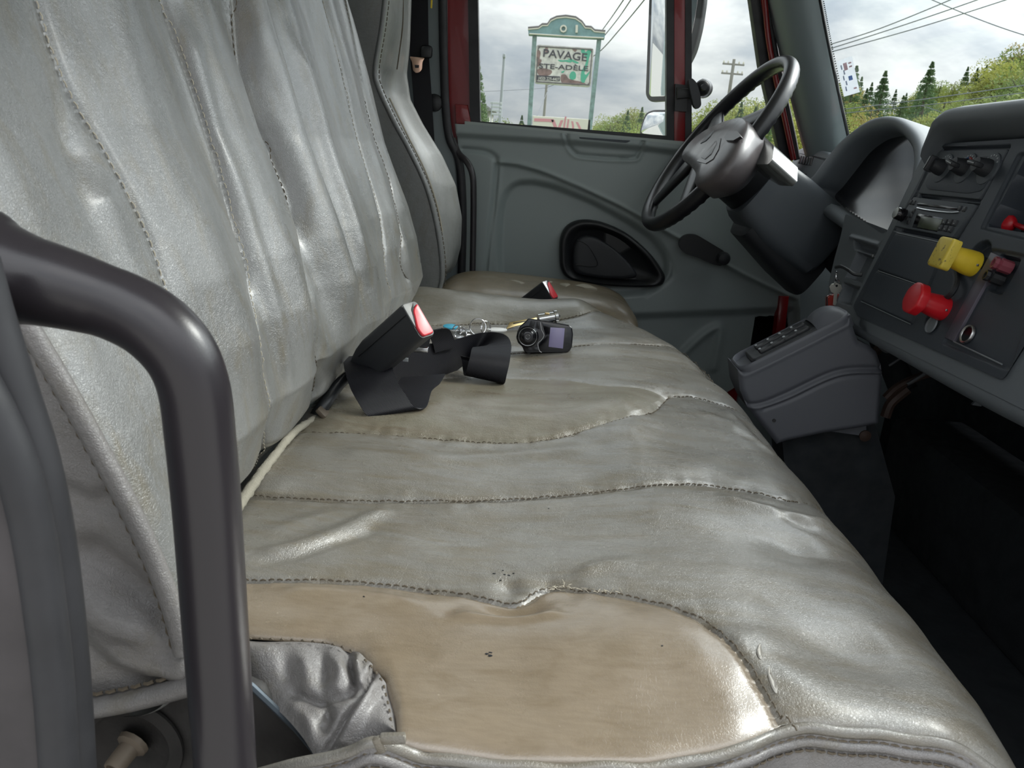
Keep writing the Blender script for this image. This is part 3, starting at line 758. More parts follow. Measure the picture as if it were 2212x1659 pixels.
px0 = np.array(outl).min(0); px1 = np.array(outl).max(0)
relief(fs, px0[0], px1[0], px0[1], px1[1], .0022, fe, keep=outl).build('backrest_side', M['vinyl_side'], bench, smooth=80)
hem = curve([aty(u, v, .380) for u, v in [(440, 1470), (405, 1484), (300, 1512), (205, 1530), (100, 1542), (0, 1545)]], 40)
MB().tube(hem + (0, -.002, .002), .0065, 12).build('piping', M['vinyl_side'], bench, smooth=80)
st = MB()
T_ = np.gradient(pipe, axis=0); off = np.array([-.0075, -.0015, -.002])
stitches(pipe[6:] + off, .0085, .006, .0012, st, .001, None, (0, -1, 0))
stitches(hem + (0, -.001, .011), .0085, .006, .0011, st, .001, None, (0, -1, 0))
st.build('side_stitching', M['thread_dark'], bench, kind='stuff')
# pale fleece strip that shows in the gap between back and cushion
gp = curve([atz(u, v, .452) for u, v in [(500, 1120), (527, 1080), (580, 1005), (640, 930), (692, 893)]], 60)
m_ = MB().tube(gp + np.array([-.004, 0, -.004]), .0058 * (1 - .35 * np.linspace(0, 1, len(gp))), 10)
V = m_.V[0]; V += .0013 * np.stack([vnoise(V, 300), vnoise(V, 300, 4), vnoise(V, 300, 8)], 1)
m_.build('fleece_strip', M['foam'], bench, smooth=80, label='pale frayed fleece edge in the gap')
# base: side plate with bolt, box under the cushion
fp = Fr((-.2, .395, .4), (1, 0, 0), (0, 0, 1), (0, -1, 0))
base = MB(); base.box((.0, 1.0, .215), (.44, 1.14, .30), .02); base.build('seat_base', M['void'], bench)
pl = fp.pxs([(120, 1420), (440, 1430), (560, 1485), (640, 1562), (705, 1652), (760, 1760), (100, 1760)])
pm = MB().prism(pl, Fr((-.2, .395, .4), (1, 0, 0), (0, 0, 1), (0, -1, 0)), -.006, .0, .001)
pm.build('bracket_plate', M['rusty_black'], bench)
ed = np.array([aty(u, v, .390) for u, v in [(430, 1400), (545, 1484), (640, 1574), (705, 1652), (740, 1710)]])
MB().tube(ed, .0022, 6).build('plate_edge', M['bluesteel'], bench)
cb = aty(278, 1618, .39)
MB().lathe([(.034, 0), (.034, .002), (.026, .003), (.023, .001), (.0, .001)], cb + (0, .004, 0), (0, -1, 0), 36).build('bolt_washer', M['rusty_black'], bench)
bo = MB().lathe([(.0105, 0), (.0100, .003), (.0068, .005), (.0064, .018), (.0058, .0195), (.0044, .0195), (.0040, .010), (0, .010)], cb + (.004, 0, .006), (-.25, -1, -.30), 12)
bo.build('seat_bolt', M['dusty_bolt'], bench, smooth=40)
# ================================================================== cab shell (the setting)
def struct(name, mb, mat, parent=None, **kw): return mb.build(name, mat, parent, kind=None if parent else 'structure', **kw)
struct('floor', MB().box((.2, 1.15, -.02), (1.7, 2.1, .04)), M['void'])
struct('ceiling', MB().box((.05, 1.18, 1.56), (1.30, 2.05, .04), .01), M['headliner'])
struct('wall_back', MB().box((-.62, 1.18, .78), (.04, 2.05, 1.56), .01), M['pillar'])
wf = MB(); wf.box((1.02, 1.18, .36), (.04, 2.05, .80), .01); wf.box((.92, 1.0, .12), (.18, 1.5, .25), .03)
struct('wall_front', wf, M['void'])
wl = MB()
DY = 2.13
wl.box((-.46, DY + .03, .78), (.34, .06, 1.56), .01)
wl.box((.80, DY + .03, .38), (.44, .06, .80), .01); wl.box((.1, DY + .03, 1.47), (1.2, .06, .16), .01)
struct('wall_left', wl, M['pillar'])
wr = MB(); wr.box((-.56, .17, .78), (.12, .06, 1.56), .01); wr.box((.95, .14, .38), (.16, .06, .8), .01); wr.box((.1, .16, 1.50), (1.3, .06, .12), .01)
struct('wall_right', wr, M['pillar'])

# driver side door, seen across the cab
dr = empty('door_1', (.2, 2.12, .1), 'closed driver door seen across the cab, grey-green moulded panel under a framed window', 'door', kind='structure')
FD = Fr((0, 2.10, .5), (1, 0, 0), (0, 0, 1), (0, -1, 0))
def dpx(L): return FD.pxs(L)
outline = dpx([(984, 268), (1030, 270), (1230, 289), (1385, 303), (1465, 313), (1500, 322), (1690, 345), (1725, 420), (1730, 760), (1500, 900), (1000, 900), (990, 640), (1008, 500), (1005, 400), (992, 330)])
fe = []
def gl(L, dep, w, n=40): fe.append(('line', curve(dpx(L), n), dep, w))
capL = [(980, 318), (1040, 322), (1065, 330), (1078, 345), (1130, 350), (1200, 352), (1300, 352), (1400, 354), (1470, 345), (1480, 260), (980, 200)]
fe.append(('poly', dpx([(980, 292), (1230, 308), (1400, 322), (1480, 332), (1480, 230), (980, 200)]), .016, .018))
gl([(1000, 322), (1040, 326), (1062, 334), (1072, 352), (1067, 420), (1058, 510), (1048, 620), (1045, 760)], -.008, .006, 60)
gl([(1080, 355), (1074, 420), (1066, 510), (1056, 620)], .003, .006)
low = [(1074, 352), (1120, 358), (1170, 372), (1250, 405), (1340, 447), (1440, 503), (1520, 548), (1610, 598), (1720, 650), (1760, 1000), (1040, 1000), (1056, 620), (1068, 420)]
fe.append(('poly', dpx(low), -.010, .010))
gl([(1076, 350), (1120, 356), (1170, 370), (1250, 403), (1340, 445), (1440, 501), (1520, 546), (1610, 596), (1700, 642)], .004, .006, 80)
rec = dpx([(1084, 640), (1079, 600), (1075, 540), (1079, 460), (1090, 415), (1112, 394), (1150, 391), (1200, 402), (1280, 435), (1360, 478), (1415, 515), (1443, 556), (1444, 590), (1425, 622), (1395, 636), (1340, 640), (1240, 634), (1150, 655)])
rec = roundpoly(rec, .02, 3)
fe.append(('poly', rec, -.020, .022)); fe.append(('line', rec, .004, .007))
gl([(1398, 640), (1452, 600), (1448, 560), (1420, 515)], -.003, .006)
pk = dpx([(1222, 290), (1228, 312), (1240, 328), (1262, 336), (1362, 341), (1378, 330), (1388, 308)])
fe.append(('line', curve(pk, 40), -.007, .0045)); fe.append(('line', curve(dpx([(1216, 290), (1223, 314), (1236, 333), (1262, 342), (1364, 347), (1384, 334), (1394, 310)]), 40), .003, .004))
fe.append(('poly', dpx([(1290, 690), (1720, 672), (1740, 1000), (1250, 1000)]), -.02, .03))
gl([(1440, 820), (1470, 780), (1510, 740), (1545, 715), (1560, 722), (1545, 800)], .010, .012)
X0 = np.array(outline).min(0); X1 = np.array(outline).max(0)
relief(FD, X0[0], X1[0], X0[1], X1[1], .0035, fe, keep=outline).build('door_panel', M['doorgrey'], dr, smooth=80)
MB().prism(dpx([(1005, 272), (1005, 262), (1300, 290), (1478, 306), (1478, 316)]), FD, -.05, .012, .004).build('window_sill', M['door_highlight'], dr)
pp = MB().prism(roundpoly(dpx([(1250, 296), (1252, 300), (1352, 309), (1362, 304)]), .004), FD, .0, .017, .001)
pp.build('sill_recess', M['dash'], dr)
# metal door body and window frame
body = MB()
body.prism(dpx([(952, -260), (1012, -260), (1036, 275), (984, 268), (990, 420), (1000, 640), (985, 700), (965, 620), (955, 240)]), FD, -.05, -.012, .004)
body.prism(dpx([(1456, -260), (1482, -260), (1482, 330), (1456, 330)]), FD, -.05, .0, .003)
body.prism(dpx([(1575, -260), (1620, -260), (1690, 120), (1722, 345), (1700, 345), (1660, 170)]), FD, -.05, -.01, .003)
body.prism(dpx([(984, 280), (1720, 340), (1740, 1000), (984, 1000)]), FD, -.05, -.04, .003)
body.prism(dpx([(1684, 640), (1704, 640), (1692, 745), (1672, 745)]), FD, -.05, .004, .003)
body.build('door_body', M['red_paint'], dr)
MB().prism(dpx([(983, 225), (1010, 227), (1018, 268), (1010, 272), (985, 268)]), FD, -.02, .004, .003).build('corner_cover', M['red_paint'], dr)
seal = MB()
seal.prism(dpx([(1007, -260), (1027, -260), (1037, 262), (1440, 293), (1440, -260), (1457, -260), (1457, 314), (1015, 272)]), FD, -.03, -.002, .002)
seal.prism(dpx([(1480, -260), (1494, -260), (1494, 330), (1480, 330)]), FD, -.03, .002, .002)
seal.prism(dpx([(1555, -260), (1590, -220), (1641, 140), (1684, 330), (1700, 345), (1712, 345), (1690, 240), (1660, 110), (1606, -260)]), FD, -.03, .0, .002)
seal.prism(dpx([(1480, 318), (1700, 333), (1712, 347), (1480, 330)]), FD, -.03, .002, .002)
seal.build('window_seal', M['rubber'], dr)
MB().prism(dpx([(1457, 182), (1484, 185), (1482, 242), (1456, 240)]), FD, -.02, .012, .003).build('vent_hinge', M['black'], dr)
# bezel with the inside handle
oc = dpx([(1210, 555), (1212, 515), (1228, 488), (1258, 477), (1300, 482), (1352, 505), (1400, 545), (1428, 582), (1436, 604), (1418, 619), (1350, 620), (1275, 613), (1232, 603), (1214, 585)])
oc = curve(oc, 56, True); cen = np.array(dpx([(1310, 560)])[0])
def ring(k, d): return FD.ws([tuple(cen + (np.array(p) - cen) * k) for p in oc], d)
MB().loft([ring(1.02, -.02), ring(1.0, .000), ring(.965, .006), ring(.91, .007), ring(.86, .002), ring(.80, -.006), ring(.74, -.016), ring(.1, -.018)], True, False, True).build('handle_bezel', M['black'], dr, smooth=60)
hc = curve(dpx([(1243, 588), (1238, 550), (1244, 522), (1262, 510), (1292, 516), (1335, 545), (1368, 580), (1374, 598), (1345, 603), (1290, 600)]), 40, True); hcc = hc.mean(0)
def ring2(k, d): return FD.ws([tuple(hcc + (p - hcc) * k) for p in hc], d)
lv = MB().loft([ring2(1, -.018), ring2(1, -.004), ring2(.93, .001), ring2(.8, .002), ring2(.05, .000)], True, False, True).build('inside_handle', M['black_soft'], dr, smooth=60)
cutl = curve(dpx([(1247, 518), (1270, 530), (1288, 560), (1290, 572), (1278, 576), (1245, 572)]), 24)
MB().tube(FD.ws(cutl, .0025), .0012, 6).build('finger_lever_edge', M['black'], dr)
# window crank
ck = dpx([(1462, 528), (1465, 512), (1480, 503), (1500, 504), (1540, 528), (1560, 540), (1565, 556), (1555, 572), (1535, 568), (1500, 552), (1475, 545)])
ck = roundpoly(ck, .012, 4)
cr = MB().prism(ck, FD, .018, .034, .006, 3).build('window_crank', M['black'], dr, smooth=50)
MB().lathe([(.020, 0), (.020, .02), (.016, .024)], FD.w(*FD.px(1484, 526, .0), .0), (0, -1, 0), 20).build('crank_hub', M['black'], cr)
MB().lathe([(.012, 0), (.017, .008), (.018, .022), (.014, .032), (.004, .036)], FD.w(*FD.px(1560, 557, .03), .026), (0, -1, 0), 20).build('crank_knob', M['black_soft'], cr)
pull = np.array([FD.w(*FD.px(u, v, d), d) for u, v, d in [(978, 300, .01), (990, 330, .02), (1010, 352, .045), (1021, 380, .05), (1023, 430, .05), (1022, 530, .05), (1020, 620, .05), (1018, 700, .02)]])
MB().tube(curve(pull, 50), .0082, 12).build('pull_handle', M['steel_black'], dr, smooth=60)
MB().lathe([(.009, 0), (.009, .004), (.002, .005)], FD.w(*FD.px(1001, 345), .0), (0, -1, 0), 16).build('panel_clip', M['doorgrey'], dr)
# panes
def pane(name, pts, fr, d, th=.004, mat=None):
    return struct(name, MB().prism(fr.pxs(pts), fr, d - th / 2, d + th / 2), mat or M['glass'], smooth=0)
pane('window_1', [(1020, -260), (1448, -260), (1448, 300), (1030, 268)], FD, -.018)
pane('window_2', [(1487, -260), (1580, -260), (1650, 140), (1695, 338), (1487, 322)], FD, -.018)

# pillars of the driver side
bp = Fr((0, 2.09, .8), (1, 0, 0), (0, 0, 1), (0, -1, 0))
struct('trim_1', MB().prism(bp.pxs([(780, -300), (962, -300), (966, 250), (985, 330), (1000, 640), (990, 760), (900, 760), (780, 300)]), bp, -.03, .0, .006), M['pillar'])
sl = curve([bp.w(*bp.px(u, v), .006) for u, v in [(955, -260), (957, 0), (960, 150), (964, 240), (972, 300), (990, 340), (998, 400), (1000, 500), (996, 640)]], 60)
struct('trim_2', MB().tube(sl, .011, 10), M['rubber'], smooth=60)
# windscreen pillar on the driver side: rounded trim leaning back
PL = [(1612, -300), (1640, -100), (1666, 0), (1690, 110), (1722, 240), (1745, 330), (1790, 480)]
PR = [(1718, -300), (1748, -100), (1768, 0), (1785, 90), (1808, 200), (1830, 300), (1870, 480)]
a1 = curve([aty(u, v, 2.06) for u, v in PL], 30); a2 = curve([aty(u, v, 1.98) for u, v in PR], 30); nn = min(len(a1), len(a2))
lo = []
for p, q in zip(a1[:nn], a2[:nn]):
    m1 = p * .7 + q * .3 + np.array([-.012, -.022, 0]); m2 = p * .35 + q * .65 + np.array([-.010, -.026, 0]); m3 = p * .1 + q * .9 + np.array([0, -.014, 0])
    lo.append(curve([p + (0, .03, 0), p, m1, m2, m3, q, q + (.01, .05, 0)], 26))
A_ = MB().loft(lo, False); struct('trim_3', A_, M['pillar'], smooth=80)
for k, (L, r_, mt) in enumerate((([(1640, -300), (1650, -100), (1656, 0), (1680, 140), (1712, 290), (1722, 345)], .008, 'rubber'), ([(1634, -200), (1652, 0), (1664, 110), (1698, 270), (1714, 345)], .007, 'red_paint'))):
    pth = curve([aty(u, v, 2.095 - .012 * k) for u, v in L], 40); struct('trim_%d' % (4 + k), MB().tube(pth, r_, 8), M[mt], smooth=60)
fr_ = curve([aty(u, v, 1.975) + (.004, 0, 0) for u, v in PR], 40); struct('trim_6', MB().tube(fr_, .004, 6), M['rubber'], smooth=60)
# windscreen: curved pane from the driver side pillar round to the passenger side
def wsx(y, z): return .655 + .20 * (1 - ((y - 1.06) / .93) ** 2) - .30 * (z - .85)
rows = []
for z in np.linspace(.80, 1.50, 14): rows.append([(wsx(y, z), y, z) for y in np.linspace(.16, 1.985, 40)])
wsm = MB().loft([np.array(r) for r in rows], False)
wsm.add(wsm.V[0] + (.005, 0, 0), [tuple(reversed(f)) for f in wsm.F]); struct('window_3', wsm, M['glass'], smooth=80)
# dotted edge of the windscreen print
dm = MB()
for t in np.linspace(0, 1, 130):
    p = fr_[int(t * (len(fr_) - 1))]; q = np.array([np.interp(t, np.linspace(0, 1, len(fr_)), fr_[:, c]) for c in range(3)]) + (.004, -.008, 0)
    dm.box(q, (.0022, .003, .0022))
struct('trim_7', dm, M['black'])

# ================================================================== driver seat
ds = empty('truck_seat', (-.1, 1.85, 0), 'dark grey high-backed driver seat with piped bolster and torn brown cushion, beyond the bench', 'seat')
pp_ = np.array([aty(u, v, 1.67) for u, v in [(850, -130), (836, -30), (825, 60), (811, 150), (818, 190), (850, 260), (885, 325), (920, 400), (940, 470), (952, 540), (955, 600), (945, 640)]])
ss_ = np.array([aty(u, v, 1.96) for u, v in [(885, -150), (889, 0), (886, 90), (879, 160), (887, 215), (915, 270), (955, 335), (985, 400), (998, 470), (996, 530), (986, 570), (962, 605), (930, 640)]])
def xi(P, z): o = np.argsort(P[:, 2]); return np.interp(z, P[o, 2], P[o, 0])
lo = []
for z in np.linspace(.455, 1.24, 90):
    xp, xs_ = xi(pp_, z), xi(ss_, z); xm = min(xp, xs_) - .012 + .012 * sstep((z - .86) / .06)
    lo.append(curve([(xp - .13, 1.675, z), (xp - .06, 1.667, z), (xp - .012, 1.667, z), (xp, 1.672, z), (xp + .004, 1.69, z), (xm + .004, 1.74, z), (xm, 1.82, z), (xm * .5 + xs_ * .5, 1.88, z), (xs_ - .004, 1.935, z), (xs_, 1.96, z), (xs_ - .015, 2.0, z), (xs_ - .06, 2.03, z), (xs_ - .13, 2.03, z)], 66))
dv = MB().loft(lo, False)
dv.build('backrest', M['vinyl_drv'], ds, smooth=80)
pc = curve(pp_, 80); MB().tube(pc + (0, -.003, 0), .005, 8).build('piping', M['vinyl_drv'], ds, smooth=80)
st = MB(); stitches(pc + (.008, -.001, 0), .010, .007, .0010, st, .001, None, (.4, -1, 0)); st.build('piping_stitching', M['thread_dark'], ds, kind='stuff')
def xdr(y, z):
    xp, xs_ = float(xi(pp_, z)), float(xi(ss_, z)); xm = min(xp, xs_) - .012 + .012 * float(sstep((z - .86) / .06)); return np.interp(y, [1.69, 1.74, 1.82, 1.88, 1.935, 1.96], [xp + .004, xm + .004, xm, (xm + xs_) / 2, xs_ - .004, xs_])
for L, yq in (([(888, 215), (905, 290), (920, 370), (938, 440), (948, 500)], 1.80), ([(866, -60), (858, 50), (856, 120), (866, 150), (880, 135), (888, 70)], 1.86)):
    Q = np.array([aty(u, v, yq) for u, v in L]); Q[:, 0] = [xdr(yq, z) + .001 for z in Q[:, 2]] if yq < 1.85 else Q[:, 0] + .006
    if yq > 1.85: Q = np.array([aty(u, v, yq) for u, v in L]); Q[:, 0] = [xdr(float(np.clip(yq, 1.7, 1.95)), z) + .0005 for z in Q[:, 2]]
    MB().tube(curve(Q, 40), .0018, 5).build('seam', M['thread_dark'] if yq > 1.85 else M['thread'], ds)
# seat cushion
rows = []
for t in np.linspace(0, 1, 26):
    y = 1.665 + .37 * t; ey_ = 1 - abs(2 * t - 1) ** 4
    prof = []
    for s in np.linspace(0, 1, 40):
        x_ = -.27 + .50 * s; e = 1 - abs(2 * s - 1) ** 5
        prof.append((x_, y, .36 + .106 * (max(ey_, 0) * max(e, 0)) ** .4 + .006 * math.sin(7 * x_) * math.sin(9 * y)))
    rows.append(np.array(prof))
MB().loft(rows, False).build('cushion', M['vinyl_drvtan'], ds, smooth=80)
MB().box((-.02, 1.85, .20), (.44, .34, .34), .02).build('seat_base', M['void'], ds)
fo = MB(); rg = random.Random(3)
for L in ([(1086, 606), (1098, 610), (1112, 614), (1128, 619), (1140, 617), (1120, 611), (1102, 605)], [(1165, 613), (1180, 616), (1195, 612), (1180, 611)], [(1208, 616), (1222, 622), (1232, 617)], [(1242, 619), (1262, 624), (1290, 626), (1275, 619), (1255, 616)]):
    P = np.array([atz(u, v, .462) for u, v in L]); c = P.mean(0); P2 = c + (P - c) * .6 + (0, 0, .006)
    fo.loft([P - (0, 0, .012), P + (0, 0, .003), P2], True, True, True)
fo.build('exposed_foam', M['foam'], ds, label='pale foam showing through tears in the brown cushion')
# grab bar of the passenger door opening, in front of the seat
gb_y = .305
gpth = [(-160, 560, .30), (-60, 575, .30), (0, 592, .30), (90, 612, .30), (180, 636, .303), (265, 665, .305), (335, 705, .305), (390, 765, .305), (420, 840, .305), (434, 950, .305), (448, 1100, .305), (462, 1300, .305), (476, 1500, .305), (490, 1700, .305), (500, 1900, .305)]
P = curve([aty(u, v, y) for u, v, y in gpth], 110)
rad = np.interp(np.arange(len(P)) / len(P), [0, .10, .2, .32, .45, .55, 1], [.030, .024, .0178, .0150, .0150, .0145, .0148])
gb = MB().tube(P, rad, 28).build('grab_bar', M['grabbar'], None, smooth=80, label='thick curved black steel grab bar in the left foreground, in front of the bench', cat='grab bar')
# pillar and rubber door seal of the passenger side, far left foreground
sp = curve([aty(u, v, .262) for u, v in [(-60, 560), (-20, 700), (30, 850), (72, 980), (104, 1120), (128, 1280), (146, 1450), (160, 1640), (170, 1850)]], 60)
struct('trim_8', MB().tube(sp, .0085, 14), M['rubber'], smooth=80)
sp2 = curve([aty(u, v, .25) for u, v in [(-100, 640), (-70, 780), (-10, 900), (40, 1020), (74, 1160), (98, 1320), (116, 1480), (128, 1660), (138, 1850)]], 60)
struct('trim_9', MB().tube(sp2, .0075, 12), M['rubber'], smooth=80)
fq = Fr((-.3, .25, .5), (1, 0, 0), (0, 0, 1), (0, -1, 0))
struct('trim_10', MB().prism(fq.pxs([(-400, 560), (-90, 640), (-60, 780), (0, 910), (44, 1040), (78, 1180), (104, 1340), (118, 1480), (128, 1660), (136, 1900), (-400, 1900)]), fq, -.01, .004, .008, 3), M['pillar_warm'], smooth=50)
# ================================================================== dashboard
dash = empty('dashboard', (.7, 1.1, .5), 'charcoal truck dashboard with deep gauge hood and angled centre stack on the right', 'dashboard')
FS = Fr((.53, 1.33, .54), (0, -1, 0), (.262, 0, .965))
def S(L, d=0.0): return FS.pxs(L, d)
def SW(u, v, d=0.0): return FS.w(*FS.px(u, v, d), d)
sh = MB().prism(roundpoly(S([(2010, 292), (2060, 262), (2420, 235), (2420, 980), (2212, 886), (1860, 712), (1832, 690), (1834, 664)]), .014), FS, -.22, -.075, .002, 2)
sh.prism(roundpoly(S([(2010, 292), (2040, 290), (2034, 318), (1858, 668), (1866, 684), (1870, 716), (1860, 712), (1832, 690), (1834, 664)]), .006), FS, -.10, -.003, .006, 3)
sh.prism(roundpoly(S([(1862, 680), (2164, 818), (2240, 700), (2420, 700), (2420, 980), (2212, 886), (1860, 712), (1850, 698)]), .006), FS, -.10, -.003, .006, 3)
sh.build('stack_shell', M['dash_light'], dash, smooth=50)
pdx = MB().box((.79, .60, .66), (.30, .72, .34), .04, seg=4); pdx.box((.70, .60, .80), (.16, .72, .08), .035, seg=4)
pdx.build('passenger_dash', M['dash_light'], dash, smooth=50)
MB().prism(S([(2218, 340), (2420, 320), (2420, 545), (2126, 492)], -.047), FS, -.060, -.0465).build('shaded_tray_floor', M['void'], dash)  # dark plate puts the shade of the tray into its colour
# rounded brow over the stack
b0 = FS.px(2024, 300)[1]
br = []
for k, (dd, bb) in enumerate([(-.10, .035), (-.06, .044), (-.02, .047), (.014, .044), (.030, .034), (.034, .022), (.028, .012), (.012, .006), (.0, .002), (-.02, -.004)]):
    row = []
    for a in np.linspace(0, 1, 40):
        A0 = FS.px(2024, 300)[0] + .006; aa = A0 + a * .62
        dr_ = .045 * (1 - min(1, a / .10)) ** 2.2
        row.append(FS.w(aa - .002, b0 + bb * (1 - .0) - dr_, dd * (1 - .5 * (1 - min(1, a / .05)))))
    br.append(np.array(row))
MB().loft(br, False).build('stack_brow', M['dash_light'], dash, smooth=80)
facep = roundpoly(S([(2027, 311), (2420, 286), (2420, 600), (2240, 702), (2167, 822), (1852, 682), (1842, 662)]), .008)
fe = []
def sg(L, dep, w, n=30, closed=False): fe.append(('line', curve(S(L), n, closed) if n > len(L) * 3 else S(L), dep, w))
def spoly(L, dep, soft): fe.append(('poly', roundpoly(S(L), .005), dep, soft))
spoly([(2024, 319), (2184, 314), (2118, 436), (1976, 423)], -.006, .003)
spoly([(1976, 421), (2118, 438), (2066, 523), (1930, 496)], -.006, .003)
spoly([(2200, 332), (2400, 310), (2400, 560), (2119, 493)], -.004, .004)
spoly([(2208, 344), (2400, 330), (2400, 530), (2130, 484)], -.062, .003)
spoly([(1938, 504), (2046, 528), (2008, 621), (1898, 582)], .003, .002)
spoly([(1896, 586), (2004, 623), (1972, 700), (1862, 650)], .003, .002)
spoly([(2140, 538), (2260, 560), (2180, 800), (2036, 742)], -.003, .003)
spoly([(2158, 548), (2200, 560), (2160, 634), (2126, 622)], -.010, .003)
for (u, v, r) in ((2112, 556, .022), (2020, 684, .020)):
    c = np.array(FS.px(u, v)); fe.append(('fn', lambda X, c=c, r=r: -.012 * sstep((r - np.linalg.norm(X - c, axis=1)) / .003 + .5)))
X0 = np.array(facep).min(0); X1 = np.array(facep).max(0)
relief(FS, X0[0], X1[0], X0[1], X1[1], .0016, fe, keep=facep).build('stack_face', M['dash_face'], dash, smooth=60)
# heater control plate
hp_ = roundpoly(S([(2030, 325), (2177, 322), (2114, 430), (1982, 417)]), .003)
plate = MB().prism(hp_, FS, -.01, .000, .0012).build('heater_plate', M['dash'], dash)
tb = MB()
ins = roundpoly(S([(2022, 345), (2165, 335), (2122, 412), (2090, 418), (2005, 409), (1998, 398)], .0005), .008)
MB().prism(ins, FS, -.002, .0012, .0004).build('heater_inset', M['dash_face'], plate)
for i, (u, v) in enumerate(((2036, 363), (2084, 363), (2134, 364))):
    c = FS.px(u, v, .002); disc = [(c[0] + .0225 * math.cos(a), c[1] + .0225 * math.sin(a)) for a in np.linspace(0, 2 * math.pi, 28, endpoint=False)]
    MB().prism(disc, FS, -.002, .0024, .0006).build('dial_face', M['dash'], plate)
    tk = MB()
    for k in range(7):
        a = math.radians(150 - 20 * k); tk.box(FS.w(c[0] + .0185 * math.cos(a), c[1] + .0185 * math.sin(a), .0026), (.0022, .0022, .0008), ex=FS.ex, ey=FS.ey, ez=FS.ez)
    tk.build('dial_mark', M['print_grey'], plate)
    if i == 1:
        for a0, a1, mt in ((20, 85, 'red_paint2'), (95, 160, 'print_blue')):
            arc = [FS.w(c[0] + .0150 * math.cos(math.radians(a)), c[1] + .0150 * math.sin(math.radians(a)), .0027) for a in np.linspace(a0, a1, 14)]
            MB().tube(arc, .0016, 6).build('dial_arc', M[mt], plate)
    kb = MB().lathe([(.0125, .002), (.0125, .008), (.0105, .016), (.0098, .021), (.003, .022)], FS.w(*c, 0), FS.ez, 26)
    kn = kb.build('heater_knob', M['black_soft'], plate)
    ang = math.radians(80 if i == 0 else -12 if i == 1 else -8)
    exk = FS.ex * math.cos(ang) + FS.ey * math.sin(ang); eyk = -FS.ex * math.sin(ang) + FS.ey * math.cos(ang)
    MB().box(FS.w(*c, .021), (.0245, .0070, .014), .0028, exk, eyk, FS.ez).build('knob_grip', M['black_soft'], kn)
    MB().box(FS.w(*c, .0284), (.019, .0016, .0010), .0003, exk, eyk, FS.ez).build('knob_pointer', M['print_grey'], kn)
# radio
rp = roundpoly(S([(1977, 427), (2110, 443), (2093, 470), (2061, 514), (1936, 490)]), .002)
rad_ = MB().prism(rp, FS, -.01, .003, .001).build('radio', M['dash'], dash)
def pl_(name, L, d0, d1, mat, par=rad_, r=.0006, **kw): return MB().prism(S(L, d1), FS, d0, d1, r).build(name, M[mat], par, **kw)
pl_('disc_slot', [(1981, 437), (2070, 448), (2067, 454), (1980, 444)], .002, .0034, 'black_gloss')
slv = np.array([SW(u, v, .0045) for u, v in [(1981, 449), (2000, 453), (2030, 457), (2055, 459), (2072, 458)]])
MB().tube(curve(slv, 20), .0012, 6).build('silver_trim', M['chrome'], rad_)
pl_('display', [(1990, 466), (2036, 474), (2026, 499), (1980, 491)], .002, .0038, 'display')
MB().prism(S([(1985, 462), (2042, 472), (2028, 503), (1974, 493)]), FS, .001, .0032, .0004).build('display_frame', M['black_gloss'], rad_)
for (u, v) in ((2041, 479), (2052, 480), (2063, 482), (2032, 492), (2043, 494), (2053, 496)):
    c = FS.px(u, v, .004); bt = MB().prism(rrect(c[0] - .0052, c[1] - .0042, c[0] + .0052, c[1] + .0042, .001), FS, .001, .0055, .0008).build('button', M['black_soft'], rad_)
    MB().box(FS.w(c[0], c[1] - .001, .0056), (.0036, .0010, .0004), 0, FS.ex, FS.ey, FS.ez).build('button_print', M['print_grey'], bt)
for (u, v) in ((1968, 437), (1975, 438), (2074, 450), (2084, 452), (1969, 466), (1963, 480), (1960, 472), (1974, 456)):
    c = FS.px(u, v, .003); MB().prism(rrect(c[0] - .0036, c[1] - .0036, c[0] + .0036, c[1] + .0036, .001), FS, .001, .0046, .0008).build('button', M['black'], rad_)
kc = FS.px(1956, 467, .0)
kn = MB().lathe([(.0105, .002), (.0105, .008), (.0098, .016), (.0082, .018), (.0072, .0165), (.002, .0165)], FS.w(*kc), FS.ez, 28).build('volume_knob', M['black_gloss'], rad_)
MB().lathe([(.0084, .0183), (.0090, .0178), (.0090, .0172), (.0084, .0172)], FS.w(*kc), FS.ez, 28).build('knob_rim', M['chrome'], kn)
# blanking covers: paler grey lines along the edges
for L in ([(1937, 503), (2046, 527)], [(1897, 585), (2004, 622)], [(1860, 651), (1966, 700)]):
    MB().tube([SW(u, v, .003) for u, v in L], .0010, 5).build('cover_edge', M['edge_grey'], dash)
# lower right: bare strip, connectors, socket ring
st_ = MB().prism(S([(2142, 545), (2161, 553), (2127, 617), (2060, 738), (2041, 729)]), FS, -.008, .001, .0006).build('metal_strip', M['strip'], dash)
MB().tube([SW(u, v, .001) for u, v in [(2060, 738), (2164, 787)]], .0012, 5).build('cover_edge', M['edge_grey'], dash)
for (u, v, mt, r) in ((2170, 575, 'maroon', .0085), (2152, 602, 'black', .0075)):
    c = FS.w(*FS.px(u, v)); ax_ = FS.ez * 1 + FS.ex * -.2
    MB().lathe([(r, -.008), (r, .006), (r * .82, .007), (r * .95, .010), (r * .9, .014), (r * .55, .014), (r * .5, .009), (0, .009)], c, ax_, 8).build('connector_plug', M[mt], dash, smooth=20, label='faded red plug' if mt == 'maroon' else 'black plug')
c = SW(2089, 722, .0); MB().lathe([(.0095, .0), (.0102, .0015), (.0118, .002), (.0125, .001), (.0125, -.002)], c, FS.ez, 32).build('socket_ring', M['steel'], dash, smooth=60)
MB().lathe([(.0095, -.002), (.0094, -.0026), (0, -.0026)], c + FS.ez * .0025, FS.ez, 32).build('socket_well', M['black_gloss'], dash)
